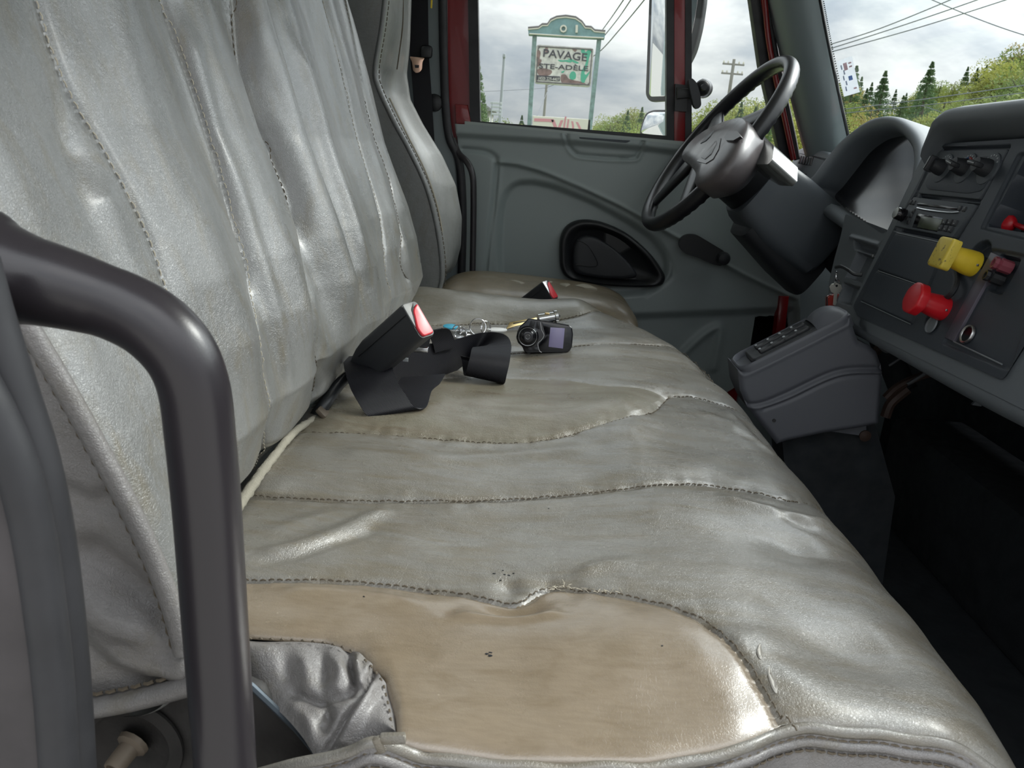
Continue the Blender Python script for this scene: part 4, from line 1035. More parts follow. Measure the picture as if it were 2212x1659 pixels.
c = SW(2014, 702, .001); MB().lathe([(.0095, .0), (.0105, .002), (.0118, .003), (.0125, .001)], c, FS.ez, 24).build('small_ring', M['edge_grey'], dash, smooth=60)
# the two pull knobs of the brake valves
def knob(u, v, hu, hv, mat, shape, name, lab):
    base = SW(u, v, .0); ax = FS.ez; L_ = hu
    stem = MB().lathe([(.0165, .0), (.0170, .004), (.0165, .012), (.0135, L_ * .8), (.0125, L_ * .92)], base, ax, 28)
    s_ = stem.build(name, M[mat], dash, smooth=60, label=lab)
    fk = Fr(base + ax * L_ * .86, FS.ex, FS.ey)
    hd = MB().prism(roundpoly(shape, .006, 4), fk, .0, .013, .0035, 3); hd.build('knob_head', M[mat + '_worn' if mat == 'yellow_knob' else mat], s_, smooth=50)
    MB().box(base + ax * .006 + FS.ex * .016, (.003, .004, .003), .0005).build('set_screw', M['steel'], s_)
    MB().lathe([(.0140, -.014), (.0140, .002)], base, FS.ez, 20).build('valve_collar', M['steel'], s_)
sq = [(-.0195, -.0205), (.0195, -.0205), (.0195, .0205), (-.0195, .0205)]
sq = [(a * math.cos(.0) - b * math.sin(.0), a * math.sin(.0) + b * math.cos(.0)) for a, b in sq]
oc8 = [(.0235 * math.cos(a), .0235 * math.sin(a)) for a in np.linspace(0, 2 * math.pi, 8, endpoint=False) + math.pi / 8]
knob(2106, 572, .044, 0, 'yellow_knob', sq, 'yellow_pull_knob', 'yellow square-headed parking brake knob')
knob(2040, 668, .042, 0, 'red_knob', oc8, 'red_pull_knob', 'red octagonal brake knob')
pth = curve([SW(u, v, d) for u, v, d in [(2062, 582, .004), (2066, 610, .008), (2056, 632, .010), (2036, 650, .006), (2024, 666, .0)]], 30)
MB().tube(pth, .004, 8).build('chain_cover', M['black_soft'], dash)
# gauge binnacle
FB = Fr((.615, 1.62, .72), (0, -1, 0), (.262, 0, .965))
def Bp(L, d=0.0): return FB.pxs(L, d)
outer = [(1743, 400), (1762, 372), (1790, 335), (1820, 302), (1866, 266), (1893, 252), (1916, 248), (1940, 251), (1962, 263), (1982, 283), (1992, 310), (1992, 350), (1985, 400), (1968, 452), (1945, 500), (1925, 540), (1895, 548), (1850, 520), (1810, 490), (1760, 450)]
inner = [(1764, 410), (1778, 388), (1800, 356), (1834, 314), (1870, 288), (1896, 279), (1918, 277), (1936, 282), (1952, 296), (1966, 318), (1972, 345), (1969, 378), (1960, 422), (1946, 452), (1930, 480), (1912, 505), (1900, 512), (1868, 488), (1828, 462), (1786, 434)]
oL = curve(Bp(outer), 100, True); iL = curve(Bp(inner), 100, True); nn = min(len(oL), len(iL)); oL, iL = oL[:nn], iL[:nn]
oc_ = oL.mean(0)
bk = oc_ + (oL - oc_) * 1.0 + np.array([.05, -.015])
lo = [FB.ws(bk, -.26), FB.ws(oL + (.012, 0), -.07), FB.ws(oL, -.012), FB.ws(oL * .93 + iL * .07, -.003), FB.ws(oL * .8 + iL * .2, .004), FB.ws(oL * .55 + iL * .45, .006), FB.ws(oL * .25 + iL * .75, .002), FB.ws(iL, -.006), FB.ws(iL, -.04), FB.ws(iL, -.085)]
MB().loft(lo).build('gauge_hood', M['dash_light'], dash, smooth=70)
il = oc_ + (iL - oc_) * 1.006
bmid = (il[:, 1].min() + il[:, 1].max()) / 2
X0 = il.min(0); X1 = il.max(0)
relief(FB, X0[0], X1[0], X0[1], X1[1], .0025, [('fn', lambda X: -.052 + 1.3 * (X[:, 1] - bmid - .03) ** 2)], keep=[tuple(p) for p in il[::2]]).build('gauge_lens', M['black_gloss'], dash, smooth=80, label='glossy curved gauge lens')
# gauge faces behind the lens edge are dark; trip stick poking from the lens
p0 = FB.w(*FB.px(1882, 489, -.02), -.045); p1 = FB.w(*FB.px(1893, 500, .0), -.010)
MB().tube([p0, (p0 + p1) / 2, p1], .0035, 8).build('reset_stick', M['black'], dash)
# side vent pod
FV = Fr((.625, 1.90, .74), (0, -1, 0), (.262, 0, .965))
vp_ = roundpoly(FV.pxs([(1710, 356), (1722, 324), (1740, 316), (1792, 328), (1800, 345), (1745, 410), (1722, 395)]), .012)
MB().prism(vp_, FV, -.10, .004, .010, 3).build('vent_pod', M['dash_light'], dash, smooth=50)
vo = FV.pxs([(1729, 334), (1757, 339), (1752, 358), (1722, 352)], .005)
ve = MB().prism(vo, FV, .0, .0055, .001).build('air_vent', M['black'], dash)
for k in range(5):
    u = 1731 + k * 5.2; q0, q1 = FV.px(u, 337 + k, .006), FV.px(u - 6, 353 + k, .006)
    MB().tube([FV.w(*q0, .006), FV.w(*q1, .006)], .0022, 5).build('vent_slat', M['dash_light'], ve)
MB().prism(FV.pxs([(1727, 372), (1742, 375), (1736, 386), (1722, 382)], .005), FV, .0, .0055, .001).build('side_switch', M['black'], dash)
# dash top, lower skin round the ignition
MB().box((.86, 1.05, .735), (.20, 1.84, .05), .02).build('dash_top', M['dash_light'], dash)
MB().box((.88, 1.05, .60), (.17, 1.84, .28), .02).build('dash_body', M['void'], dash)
FL_ = Fr((.555, 1.42, .6), (0, -1, 0), (.262, 0, .965))
lp = FL_.pxs([(1826, 462), (1862, 476), (1905, 505), (1940, 490), (1842, 668), (1830, 700), (1788, 668), (1790, 612), (1803, 556), (1816, 510)])
fe = []
pk_ = FL_.pxs([(1852, 545), (1892, 558), (1872, 612), (1826, 598)]); fe.append(('poly', pk_, -.02, .003))
fe.append(('poly', FL_.pxs([(1846, 520), (1896, 536), (1893, 549), (1848, 536)]), -.014, .006))
fe.append(('line', FL_.pxs([(1838, 512), (1900, 530), (1912, 518)]), .004, .004))
fe.append(('poly', FL_.pxs([(1822, 612), (1868, 626), (1856, 662), (1812, 650)]), -.02, .006))
X0 = np.array(lp).min(0); X1 = np.array(lp).max(0)
relief(FL_, X0[0], X1[0], X0[1], X1[1], .002, fe, keep=roundpoly(lp, .008)).build('ignition_panel', M['dash_light'], dash, smooth=60)
MB().prism(roundpoly(lp, .008), FL_, -.12, -.03).build('ignition_panel_side', M['dash'], dash)
for (u, v) in ((1887, 554), (1900, 529)):
    MB().lathe([(.003, -.002), (.003, .002), (.001, .003)], FL_.w(*FL_.px(u, v)), FL_.ez, 10).build('screw', M['steel'], dash)
lv = curve([FL_.w(*FL_.px(u, v, d), d) for u, v, d in [(1806, 577, .03), (1818, 576, .034), (1832, 583, .03), (1846, 592, .02), (1862, 594, .01)]], 24)
MB().tube(lv, .0032, 8).build('hood_lever', M['black'], dash)
# underside: brackets and pipes in the dark
ub = MB(); 
for (L, r) in (([(1912, 860), (1940, 835), (1990, 812), (2040, 800)], .007), ([(1912, 900), (1925, 870), (1960, 840)], .009)):
    ub.tube(curve([aty(u, v, 1.30) for u, v in L], 20), r, 8)
ub.build('heater_pipe', M['rust_pipe'], dash)
ub = MB()
for (L, r) in (([(1920, 790), (1960, 770), (1990, 800)], .002), ([(1895, 745), (1912, 760), (1930, 758)], .0018), ([(1940, 770), (1958, 756), (1975, 762)], .0018), ([(1960, 830), (2040, 790), (2100, 830)], .003)):
    ub.tube(curve([aty(u, v, 1.28) for u, v in L], 20), r, 6)
ub.build('loose_wiring', M['wire'], dash)
MB().prism([tuple(p) for p in Fr((0, 1.05, .4), (1, 0, 0), (0, 0, 1), (0, -1, 0)).pxs([(2110, 835), (2132, 842), (2120, 878), (2100, 875), (2112, 862)])], Fr((0, 1.05, .4), (1, 0, 0), (0, 0, 1), (0, -1, 0)), -.004, .0).build('hanging_bracket', M['dash'], dash)
MB().tube(curve([SW(u, v, -.02) for u, v in [(1856, 704), (1950, 752), (2080, 822), (2212, 888), (2330, 940)]], 30), .016, 12).build('stack_underlip', M['dash_light'], dash, smooth=60)

# ------------------------------------------------------------------ steering wheel and column
WC = np.array([.354, 1.83, .807]); WR = .218; tw, yw = math.radians(33.8), math.radians(-5.5)
Ax = np.array([math.sin(yw), math.cos(yw), 0]); Fx = np.array([math.cos(yw), -math.sin(yw), 0]); Zx = np.array([0, 0, 1.0])
Bx = math.sin(tw) * Fx + math.cos(tw) * Zx; Nn = -math.cos(tw) * Fx + math.sin(tw) * Zx
FW = Fr(WC, Ax, Bx, Nn)
sw = empty('steering_wheel', WC, 'big black steering wheel with grey padded hub in front of the driver door', 'steering wheel')
lo = []
nA = 160
for a in np.linspace(0, 2 * math.pi, nA, endpoint=False):
    rd = Ax * math.cos(a) + Bx * math.sin(a); bumpy = .0013 * math.cos(a * 60)
    sec = []
    for q in np.linspace(0, 2 * math.pi, 18, endpoint=False):
        rr = .0158 if math.cos(q) > -.2 else .0158
        back = max(0, -math.sin(q)) ** 2 * bumpy
        sec.append(WC + rd * (WR + math.cos(q) * (.0148 + back)) + Nn * math.sin(q) * (.0172 + back))
    lo.append(np.array(sec))
lo.append(lo[0]); MB().loft(lo).build('rim', M['wheel'], sw, smooth=80)
hubp = FW.pxs([(1469, 338), (1484, 310), (1515, 283), (1554, 263), (1588, 252), (1602, 251), (1612, 264), (1602, 294), (1584, 330), (1556, 366), (1524, 390), (1498, 398), (1500, 376), (1486, 354)], .035)
hb_ = [tuple(p) for p in curve(hubp, 70, True)]; hc_ = np.array(hb_).mean(0)
def hr(k, d, sh=(0, 0)): return FW.ws([tuple(hc_ + (np.array(p) - hc_) * k + np.array(sh)) for p in hb_], d)
cc0 = -hc_
hub = MB().loft([hr(.55, -.075, cc0 * .8), hr(.80, -.055, cc0 * .5), hr(.98, -.02, cc0 * .15), hr(1.0, .015), hr(.985, .028), hr(.95, .034), hr(.5, .037), hr(.05, .037)], True, True, True).build('hub_pad', M['hub'], sw, smooth=85)
def onhub(L, d0, d1, name, mat, r=.001): return MB().prism(roundpoly(FW.pxs(L, d1), .002), FW, d0, d1, r).build(name, M[mat], hub)
onhub([(1505, 348), (1524, 353), (1540, 343), (1552, 322), (1557, 298), (1552, 298)], .034, .0385, 'horn_button', 'hubdark')
onhub([(1514, 340), (1522, 344), (1536, 332), (1548, 308), (1546, 303)], .037, .0398, 'button_top', 'hub')
onhub([(1512, 310), (1524, 296), (1542, 280), (1534, 294), (1524, 304)], .036, .0385, 'arrow_mark', 'black')
onhub([(1564, 296), (1572, 284), (1592, 283), (1600, 294), (1584, 303), (1568, 303)], .034, .040, 'side_button', 'hubdark')
def spoke(a_deg, w0, w1):
    a = math.radians(a_deg); d = np.array([math.cos(a), math.sin(a)]); s = np.array([-d[1], d[0]])
    P0, P1 = d * .05, d * (WR - .004)
    lo = []
    for t in np.linspace(0, 1, 10):
        c = P0 * (1 - t) + P1 * t; w = w0 * (1 - t) + w1 * t; dd = .012 * (1 - t) - .004
        lo.append(np.array([FW.w(*(c + s * w * math.cos(q)), dd + .010 * math.sin(q) * (1.4 - .6 * t)) for q in np.linspace(0, 2 * math.pi, 14, endpoint=False)]))
    MB().loft(lo, True, True, True).build('spoke', M['wheel'], sw, smooth=70)
for a in (-128, -52, 25, 155): spoke(a, .034, .020)
# lit upper housing just behind the rim
hs = FW.pxs([(1600, 300), (1640, 285), (1680, 322), (1677, 352), (1668, 362), (1640, 362), (1610, 345)], -.04)
MB().prism(roundpoly(hs, .008), FW, -.095, -.030, .010, 3).build('hub_housing', M['hublight'], sw, smooth=50)
col_ = empty('steering_column', WC - Nn * .25, 'dark grey steering column shroud running from the wheel down to the dash', 'steering column')
def sect(s, cy, cz, hw, hh, p=3.2, n=36):
    out = []
    for q in np.linspace(0, 2 * math.pi, n, endpoint=False):
        c_, s_ = math.cos(q), math.sin(q); out.append(FW.w(cy + hw * abs(c_) ** (2 / p) * np.sign(c_), cz + hh * abs(s_) ** (2 / p) * np.sign(s_), -s))
    return np.array(out)
MB().loft([sect(.07, 0, 0, .062, .070, 2), sect(.075, 0, 0, .068, .078, 2.2), sect(.125, 0, 0, .068, .078, 2.2), sect(.135, 0, 0, .060, .07, 2.2)], True, True, True).build('switch_drum', M['black'], col_, smooth=50)
MB().loft([sect(.125, 0, -.006, .060, .066, 4), sect(.128, 0, -.006, .068, .076, 4.5), sect(.145, 0, -.010, .071, .080, 5), sect(.21, 0, -.014, .078, .088, 5), sect(.27, 0, -.014, .082, .088, 5), sect(.335, -.0, -.012, .088, .086, 4.5), sect(.345, 0, -.012, .082, .080, 4)], True, True, True).build('column_shroud', M['dash'], col_, smooth=40)
MB().loft([sect(.165, 0, -.070, .050, .034, 4), sect(.172, 0, -.074, .060, .042, 4), sect(.30, 0, -.080, .066, .052, 4), sect(.37, 0, -.085, .06, .05, 4)], True, True, True).build('lower_shroud', M['black_soft'], col_, smooth=40)
MB().tube([FW.w(0, 0, -.30), FW.w(0, -.02, -.50), np.array([.85, 1.75, .30])], .03, 14).build('column_shaft', M['void'], col_)
for (u, v) in ((1578, 374), (1602, 380)):
    q = hit(u, v, WC - Ax * .07, Ax); MB().lathe([(.006, -.004), (.006, .002), (.002, .004)], q, -Ax, 12).build('cover_screw', M['dash_light'], col_)

# ------------------------------------------------------------------ switch console beside the seat
sc = empty('switch_console', (.5, 1.3, 0), 'grey plastic switch console with rocker switches on its slanted top, below the dash', 'console')
FC = Fr((.4, 1.25, .4), (1, 0, 0), (0, 0, 1), (0, -1, 0))
cp = [(1595, 800), (1604, 806), (1616, 803), (1700, 762), (1830, 696), (1838, 688), (1844, 705), (1856, 738), (1880, 748), (1896, 762), (1906, 790), (1909, 815), (1905, 860), (1900, 918), (1860, 926), (1780, 938), (1700, 955), (1680, 962), (1655, 930), (1616, 882), (1600, 845)]
cpp = FC.pxs(cp)
fe = []
for L, dp, w in (([(1600, 872), (1640, 873), (1700, 850), (1780, 812), (1830, 798), (1915, 796)], -.004, .004), ([(1600, 882), (1650, 878), (1700, 860), (1780, 822), (1836, 806), (1915, 805)], .0028, .0035), ([(1650, 884), (1710, 862), (1790, 824), (1840, 812), (1915, 811)], -.003, .003), ([(1600, 802), (1616, 806), (1700, 766), (1832, 700)], .003, .004)):
    fe.append(('line', curve(FC.pxs(L), 40), dp, w))
fe.append(('fn', lambda X: -.007 * (1 - np.clip(sdist(X, cpp) / .009, 0, 1)) ** 2))
X0 = np.array(cpp).min(0); X1 = np.array(cpp).max(0)
relief(FC, X0[0], X1[0], X0[1], X1[1], .0022, fe, keep=cpp).build('console_side', M['console'], sc, smooth=70)
MB().prism(cpp, FC, -.085, -.007).build('console_body', M['console'], sc)
top0, top1 = FC.w(*FC.px(1604, 800)), FC.w(*FC.px(1836, 684)); tdir = (top1 - top0); TL = np.linalg.norm(tdir); tdir /= TL
FT = Fr(top0 + (0, .042, 0), tdir, (0, 1, 0)); 
if FT.ez[2] < 0: FT = Fr(FT.o, FT.ex, (0, 1, 0), -FT.ez)
op = rrect(-.006, -.042, TL + .006, .042, .024, 6)
def rk(k, d): 
    c = np.array(op).mean(0); return FT.ws([tuple(c + (np.array(p) - c) * k) for p in op], d)
MB().loft([rk(1.0, -.02), rk(1.0, -.002), rk(.985, .003), rk(.95, .004), rk(.93, .0), rk(.91, -.015), rk(.1, -.016)], True, False, True).build('console_rim', M['console'], sc, smooth=60)
mp = MB().prism(rrect(.022, -.031, TL - .03, .031, .008), FT, -.015, .004, .004, 3).build('switch_plate', M['black_soft'], sc)
for i in range(4):
    for j in range(2):
        cx_, cy_ = .052 + i * (TL - .11) / 3.6, -.0125 + j * .025
        if i == 3 and j == 0: pass
        b_ = MB().box(FT.w(cx_, cy_, .005), (.024, .018, .009), .003, FT.ex, FT.ey, FT.ez).build('rocker_switch', M['black'], mp)
        MB().lathe([(.0022, 0), (.0022, .0015), (.0008, .002)], FT.w(cx_ - .009, cy_, .0095), FT.ez, 8).build('switch_lens', M['print_grey'], b_)
hump = []
for t in np.linspace(0, 1, 10):
    xx = TL - .052 + .056 * t; hh = .020 * math.sin(math.pi * min(1, t * .9 + .1)) ** .6
    hump.append(FT.ws([(xx, yy_) for yy_ in np.linspace(-.034, .034, 9)], 0) + np.outer([max(0, 1 - abs(k) ** 3) * hh for k in np.linspace(-1, 1, 9)], FT.ez))
MB().loft(hump, False).build('cup_lip', M['console'], sc, smooth=80)
MB().prism(FC.pxs([(1782, 925), (1886, 915), (1886, 956), (1800, 944)]), FC, -.10, -.03, .002).build('mounting_tab', M['console'], sc)
MB().lathe([(.010, 0), (.010, .003), (.004, .006)], FC.w(*FC.px(1868, 941, -.03), -.03), (0, -1, 0), 16).build('tab_bolt', M['rust_pipe'], sc)
MB().lathe([(.003, 0), (.003, .002), (.001, .002)], FC.w(*FC.px(1672, 908), .0), (0, -1, 0), 10).build('screw_hole', M['black'], sc)
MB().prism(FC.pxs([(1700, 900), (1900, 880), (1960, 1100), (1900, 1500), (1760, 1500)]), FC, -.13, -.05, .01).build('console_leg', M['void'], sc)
# pedals deep in the foot well
pd = empty('pedal_assembly', (.70, 1.7, .1), 'dim brake and throttle pedals in the dark foot well left of the console', 'pedals')
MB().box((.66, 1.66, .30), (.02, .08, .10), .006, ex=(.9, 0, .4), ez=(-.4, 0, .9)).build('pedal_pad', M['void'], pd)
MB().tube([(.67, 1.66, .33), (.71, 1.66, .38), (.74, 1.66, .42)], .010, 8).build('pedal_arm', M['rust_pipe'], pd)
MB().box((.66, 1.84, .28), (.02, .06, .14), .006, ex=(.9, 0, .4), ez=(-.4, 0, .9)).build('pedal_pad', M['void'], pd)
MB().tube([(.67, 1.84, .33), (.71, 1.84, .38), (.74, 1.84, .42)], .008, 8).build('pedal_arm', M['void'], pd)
# ================================================================== things lying on and fixed in the cab
def rsec(c, ex, ey, w, h, r, n=4):
    ex, ey = np.asarray(ex), np.asarray(ey); return np.array([c + ex * a + ey * b for a, b in rrect(-w / 2, -h / 2, w / 2, h / 2, r, n)])
A0 = aty(766, 800, .905); B0 = aty(888, 695, .850)
W1 = aty(855, 663, .865); W2 = aty(922, 722, .842)
bex = B0 - A0; BL = np.linalg.norm(bex); bex /= BL
bey = (W2 - W1); bey -= bex * np.dot(bey, bex); bey /= np.linalg.norm(bey); bez = np.cross(bex, bey)
if np.dot(bez, EYE - A0) < 0: bez = -bez
def make_buckle(label, group):
    t = empty('belt_buckle', A0 - bex * .04, label, 'belt buckle', group)
    L = []
    for s, w, h in ((-.012, .020, .012), (.0, .028, .016), (.018, .041, .022), (.035, .047, .026), (BL - .004, .047, .027), (BL, .045, .025)):
        L.append(rsec(A0 + bex * s - bez * h / 2, bey, bez, w, h, min(w, h) * .22))
    MB().loft(L, True, True, True).build('housing', M['black_soft'], t, smooth=40)
    MB().tube([A0 + bex * s - bey * .010 + bez * .0008 for s in (.020, BL * .6, BL - .002)], .0009, 6).build('mould_line', M['black'], t)
    e = A0 + bex * (BL + .0002) - bez * .0125
    fb = Fr(e, bey, bez); fb = fb if np.dot(fb.ez, bex) > 0 else Fr(e, bey, -bez)
    sg_ = 1 if np.dot(fb.ey, bez) > 0 else -1
    b = MB().prism(roundpoly([(-.019, -.010 * sg_), (.021, -.010 * sg_), (.0215, .009 * sg_), (.010, .011 * sg_), (-.012, .002 * sg_)], .004), fb, -.004, .0025, .0015, 3).build('release_button', M['red_btn'], t, label='red release button')
    MB().prism(roundpoly([(-.0215, -.006 * sg_), (-.013, .004 * sg_), (.008, .0118 * sg_), (-.0215, .0118 * sg_)], .001), fb, -.002, .0012, .0004).build('metal_slot', M['steel'], t)
    return t
bk1 = make_buckle('large black belt buckle with a red button lying across the middle of the bench', 'bench belt buckles')
stalk = curve([atz(684, 900, .447), atz(705, 868, .462), aty(735, 828, .89), A0 - bex * .004 - bez * .006], 30)
MB().tube(stalk, [.0085 - .002 * t for t in np.linspace(0, 1, len(stalk))], 12).build('stalk', M['black'], bk1, smooth=60)
MB().box(atz(697, 889, .455), (.006, .020, .014), .002, ex=(.7, 0, .7), ez=(-.7, 0, .7)).build('stalk_clip', M['dusty_bolt'], bk1)
def copy_tree(o, parent=None):
    c = o.copy(); COL.objects.link(c); c.parent = parent
    for ch in [x for x in list(COL.objects) if x.parent is o and not x.name.startswith('stalk')]: copy_tree(ch, c)
    return c
bk2 = copy_tree(bk1)
tgt = aty(1182, 628, 1.63); bk2.location = Vector(tuple(wloc(bk1) + (tgt - B0)))
bk2['label'] = 'second belt buckle, red-tipped, half hidden between the bench and the driver cushion'

# lap belt: one strap in loops
belt = empty('lap_belt', (-.15, .92, .45), 'black woven lap belt curled in loops on the bench under the buckle', 'seat belt')
def strap(C, W, n=60, th=.0014):
    Cc = curve(C, n); k = np.linspace(0, 1, len(C)); kk = np.linspace(0, 1, len(Cc))
    W = np.asarray(W, float); Wc = np.stack([np.interp(kk, k, W[:, i]) for i in range(3)], 1)
    hw = np.linalg.norm(W, axis=1).mean(); Wc = Wc / np.linalg.norm(Wc, axis=1)[:, None] * hw
    return ribbon(Cc, Wc, th)
c1 = aty(796, 806, .885)
top, bot = aty(797, 800, .885), atz(845, 890, .4545)
w = np.array([.0265, .006, .003]); w1 = np.array([.027, .012, .004])
C = [aty(790, 768, .93), aty(793, 785, .905), top, aty(808, 832, .872), aty(826, 862, .862), bot + (0, .0, .001), bot + (.012, .014, -.002), aty(885, 852, .905), aty(902, 832, .93), aty(915, 812, .95)]
strap(C, [w, w, w, w, w1, w1, w1, w1 * 1, w, w]).build('webbing', M['webbing'], belt, smooth=60)
rc = on_cushion(1036, 827); xc, yc, zc = rc; zc += .002
xc += .010
C = [aty(846, 788, .95), aty(900, 786, 1.0), aty(955, 781, 1.06), (xc - .030, yc + .080, zc + 0.0256), (xc - .006, yc + .070, zc + 0.0368), (xc + .001, yc + .045, zc + 0.0416), (xc + .002, yc + .018, zc + 0.0392), (xc + .002, yc + .002, zc + 0.0320), (xc, yc - .006, zc + 0.0192), (xc - .002, yc - .003, zc + 0.0064), (xc - .006, yc + .012, zc + 0.0008), (xc - .010, yc + .032, zc + 0.0016), (xc - .014, yc + .048, zc + 0.0112), (xc - .016, yc + .046, zc + 0.0192)]
v0 = np.array([0, .004, .0235]); v1 = np.array([.010, .006, .0215]); hX = np.array([.030, .002, -.001]); hY = np.array([.030, .0, -.004])
strap(C, [v0, v0, v0, v1, np.array([.020, .008, .014]), np.array([.028, .004, .004]), hX, hX, hY, hY, hY, hY, hY, hY], 100).build('webbing', M['webbing'], belt, smooth=60)
C = [aty(900, 760, 1.0), aty(908, 730, 1.0), aty(928, 715, 1.01), aty(946, 716, 1.03), aty(956, 732, 1.05), aty(962, 756, 1.06)]
u_ = np.array([.012, .020, .0]); strap(C, [u_] * 6, 40).build('webbing', M['webbing'], belt, smooth=60)
MB().box(aty(905, 752, .96), (.026, .010, .0025), .0008, ex=(.98, 0, .1), ez=(-.1, 0, .98)).build('belt_tongue', M['chrome'], belt)
MB().box(aty(908, 757, .955), (.020, .004, .004), .0008).build('tongue_slot', M['steel'], belt)
MB().box(aty(876, 777, .93), (.007, .001, .005), .0002).build('belt_label', M['print_grey'], belt)

# bunch of keys
def torus(c, nrm, R, r, n=26):
    nrm = Vector(nrm).normalized(); a1 = np.array(nrm.orthogonal().normalized()); a2 = np.cross(np.array(nrm), a1)
    return [np.asarray(c) + R * (math.cos(a) * a1 + math.sin(a) * a2) for a in np.linspace(0, 2 * math.pi, n)]
def on_c(u, v, dz=0.0):
    p = on_cushion(u, v); return p + (0, 0, dz)
kb_ = empty('key_bunch', on_c(1010, 735), 'bunch of steel keys on split rings with a blue-headed key, beside the belt', 'keys')
for (u, v, R, nn_, dz) in ((1031, 712, .0150, (.3, -1, .35), .004), (1048, 712, .0125, (1, -.7, .2), .004), (995, 724, .0110, (-.3, -1, .2), .003), (1008, 722, .0120, (.1, -.3, 1), .004), (1020, 726, .0130, (.2, -.2, 1), .002), (987, 716, .0100, (-.8, -1, .3), .004)):
    c = on_c(u, v + 8, R * .8 if abs(nn_[2]) < .5 else dz)
    m_ = MB(); m_.tube(torus(c, nn_, R, 0), .0009, 7); m_.tube(torus(c + np.array(nn_) * .0012, nn_, R * .99, 0), .0009, 7); m_.build('split_ring', M['chrome'], kb_)
def flatkey(u, v, u2, v2, dz, mat, headmat=None, hs=.011, tilt=.1):
    a, b = on_c(u, v, dz), on_c(u2, v2, dz + .001); d = b - a; L = np.linalg.norm(d); d /= L
    f_ = Fr(a, d, np.cross((0, -tilt, 1), d)); 
    if f_.ez[2] < 0: f_ = Fr(a, d, -f_.ey)
    bl = [(hs * 1.6, -.0035), (L * .7, -.0035)] + [(L * .7 + i * .0025, -.0035 + (.0015 if i % 2 else 0)) for i in range(1, 6)] + [(L + .004, 0), (L, .0032), (hs * 1.6, .0032)]
    blade = MB().prism(bl, f_, 0, .0018, .0003).build('key', M[mat], kb_)
    hd = [(hs + hs * math.cos(q), hs * .95 * math.sin(q)) for q in np.linspace(0, 2 * math.pi, 16, endpoint=False)]
    MB().prism(hd, f_, -.0004, .0024, .0006).build('key_head', M[headmat or mat], blade)
flatkey(957, 712, 1000, 718, .006, 'steel', 'blue_plastic', .0135)
flatkey(1000, 730, 960, 736, .002, 'steel'); flatkey(1012, 733, 972, 745, .002, 'steel'); flatkey(1040, 728, 1074, 738, .003, 'steel')
flatkey(1026, 732, 990, 748, .004, 'steel'); flatkey(1015, 722, 975, 722, .005, 'steel'); flatkey(1035, 736, 1000, 742, .001, 'steel')
pc_ = on_c(1073, 717, .004); f_ = Fr(pc_, (1, .25, .03), (0, 1, .1)); MB().prism([(.019 * math.cos(q), .010 * math.sin(q)) for q in np.linspace(0, 2 * math.pi, 24, endpoint=False)], f_, -.001, .0015, .0008).build('white_tag', M['white_plastic'], kb_, label='white oval plastic tag')
for k, (u, v, mt) in enumerate(((1022, 736, 'steel'), (1050, 733, 'steel'), (1005, 738, 'brass'))):
    MB().lathe([(.0035, -.004), (.0042, 0), (.0035, .004)], on_c(u, v, .004), (.6, .3, .5), 10).build('snap_link', M[mt], kb_)
# brass key / clip behind the transmitter
bc = empty('brass_clip', on_c(1118, 712), 'flat brass-coloured metal clip poking out left of the black transmitter', 'clip')
a = on_c(1090, 712, .006); b = on_c(1160, 703, .010); d = b - a; f_ = Fr(a, d, np.cross((0, -.8, .6), d)); LL = np.linalg.norm(d)
if f_.ez[2] < 0: f_ = Fr(a, d, -f_.ey)
MB().prism([(0, -.006), (.012, .006), (LL, .006), (LL, -.003), (.02, -.004)], f_, -.0015, .0015, .0006).build('clip_plate', M['brass'], bc)
MB().prism([(.018, .001), (.045, .001), (.045, .003), (.018, .003)], f_, .0015, .002, .0002).build('clip_slot', M['black'], bc)
MB().tube([a - (0, 0, .004), a + d / LL * .05 - (0, 0, .005), b - (0, 0, .006)], .002, 8).build('clip_pin', M['steel'], bc)

# transmitter
ft0 = on_c(1180, 764); YF = float(ft0[1]) + .004
ft = empty('radio_transmitter', ft0, 'small glossy black plug-in transmitter with round knob and a screen with a painted lilac reflection, standing on the bench', 'transmitter')
FF = Fr((ft0[0], YF, ft0[2]), (1, .03, 0), (0, .18, 1), None)
if FF.ez[1] > 0: FF = Fr(FF.o, FF.ex, FF.ey, -FF.ez)
bd = FF.pxs([(1141, 688), (1134, 696), (1123, 705), (1117, 718), (1115, 730), (1119, 741), (1128, 749), (1132, 759), (1138, 763), (1224, 762), (1231, 758), (1236, 749), (1238, 722), (1236, 708), (1229, 702), (1185, 694)])
MB().prism(roundpoly(bd, .002, 3), FF, -.018, .0, .002, 3).build('body', M['black_gloss'], ft, smooth=50)
def fx(L, d=0.0): return FF.pxs(L, d)
MB().prism(roundpoly(fx([(1170, 695), (1227, 704), (1234, 710), (1235, 748), (1228, 758), (1167, 759), (1163, 745), (1178, 724), (1174, 708)]), .002), FF, -.001, .0006, .0003).build('face_glass', M['black_gloss'], ft)
MB().prism(fx([(1189, 707), (1220, 709), (1216, 753), (1185, 749)]), FF, .0003, .0009, .0001).build('screen', M['screen_reflection'], ft)
kc = np.array(fx([(1140, 727)])[0]); kw = FF.w(*kc)
r0 = .0148
kk_ = MB().lathe([(r0 * 1.25, -.002), (r0 * 1.25, .002), (r0 * 1.05, .004), (r0 * .95, .003), (r0 * .8, .004), (r0 * .76, .010), (r0 * .66, .0115), (r0 * .40, .0115), (r0 * .37, .0105), (r0 * .1, .0105)], kw, FF.ez, 36).build('knob', M['black_gloss'], ft, smooth=50)
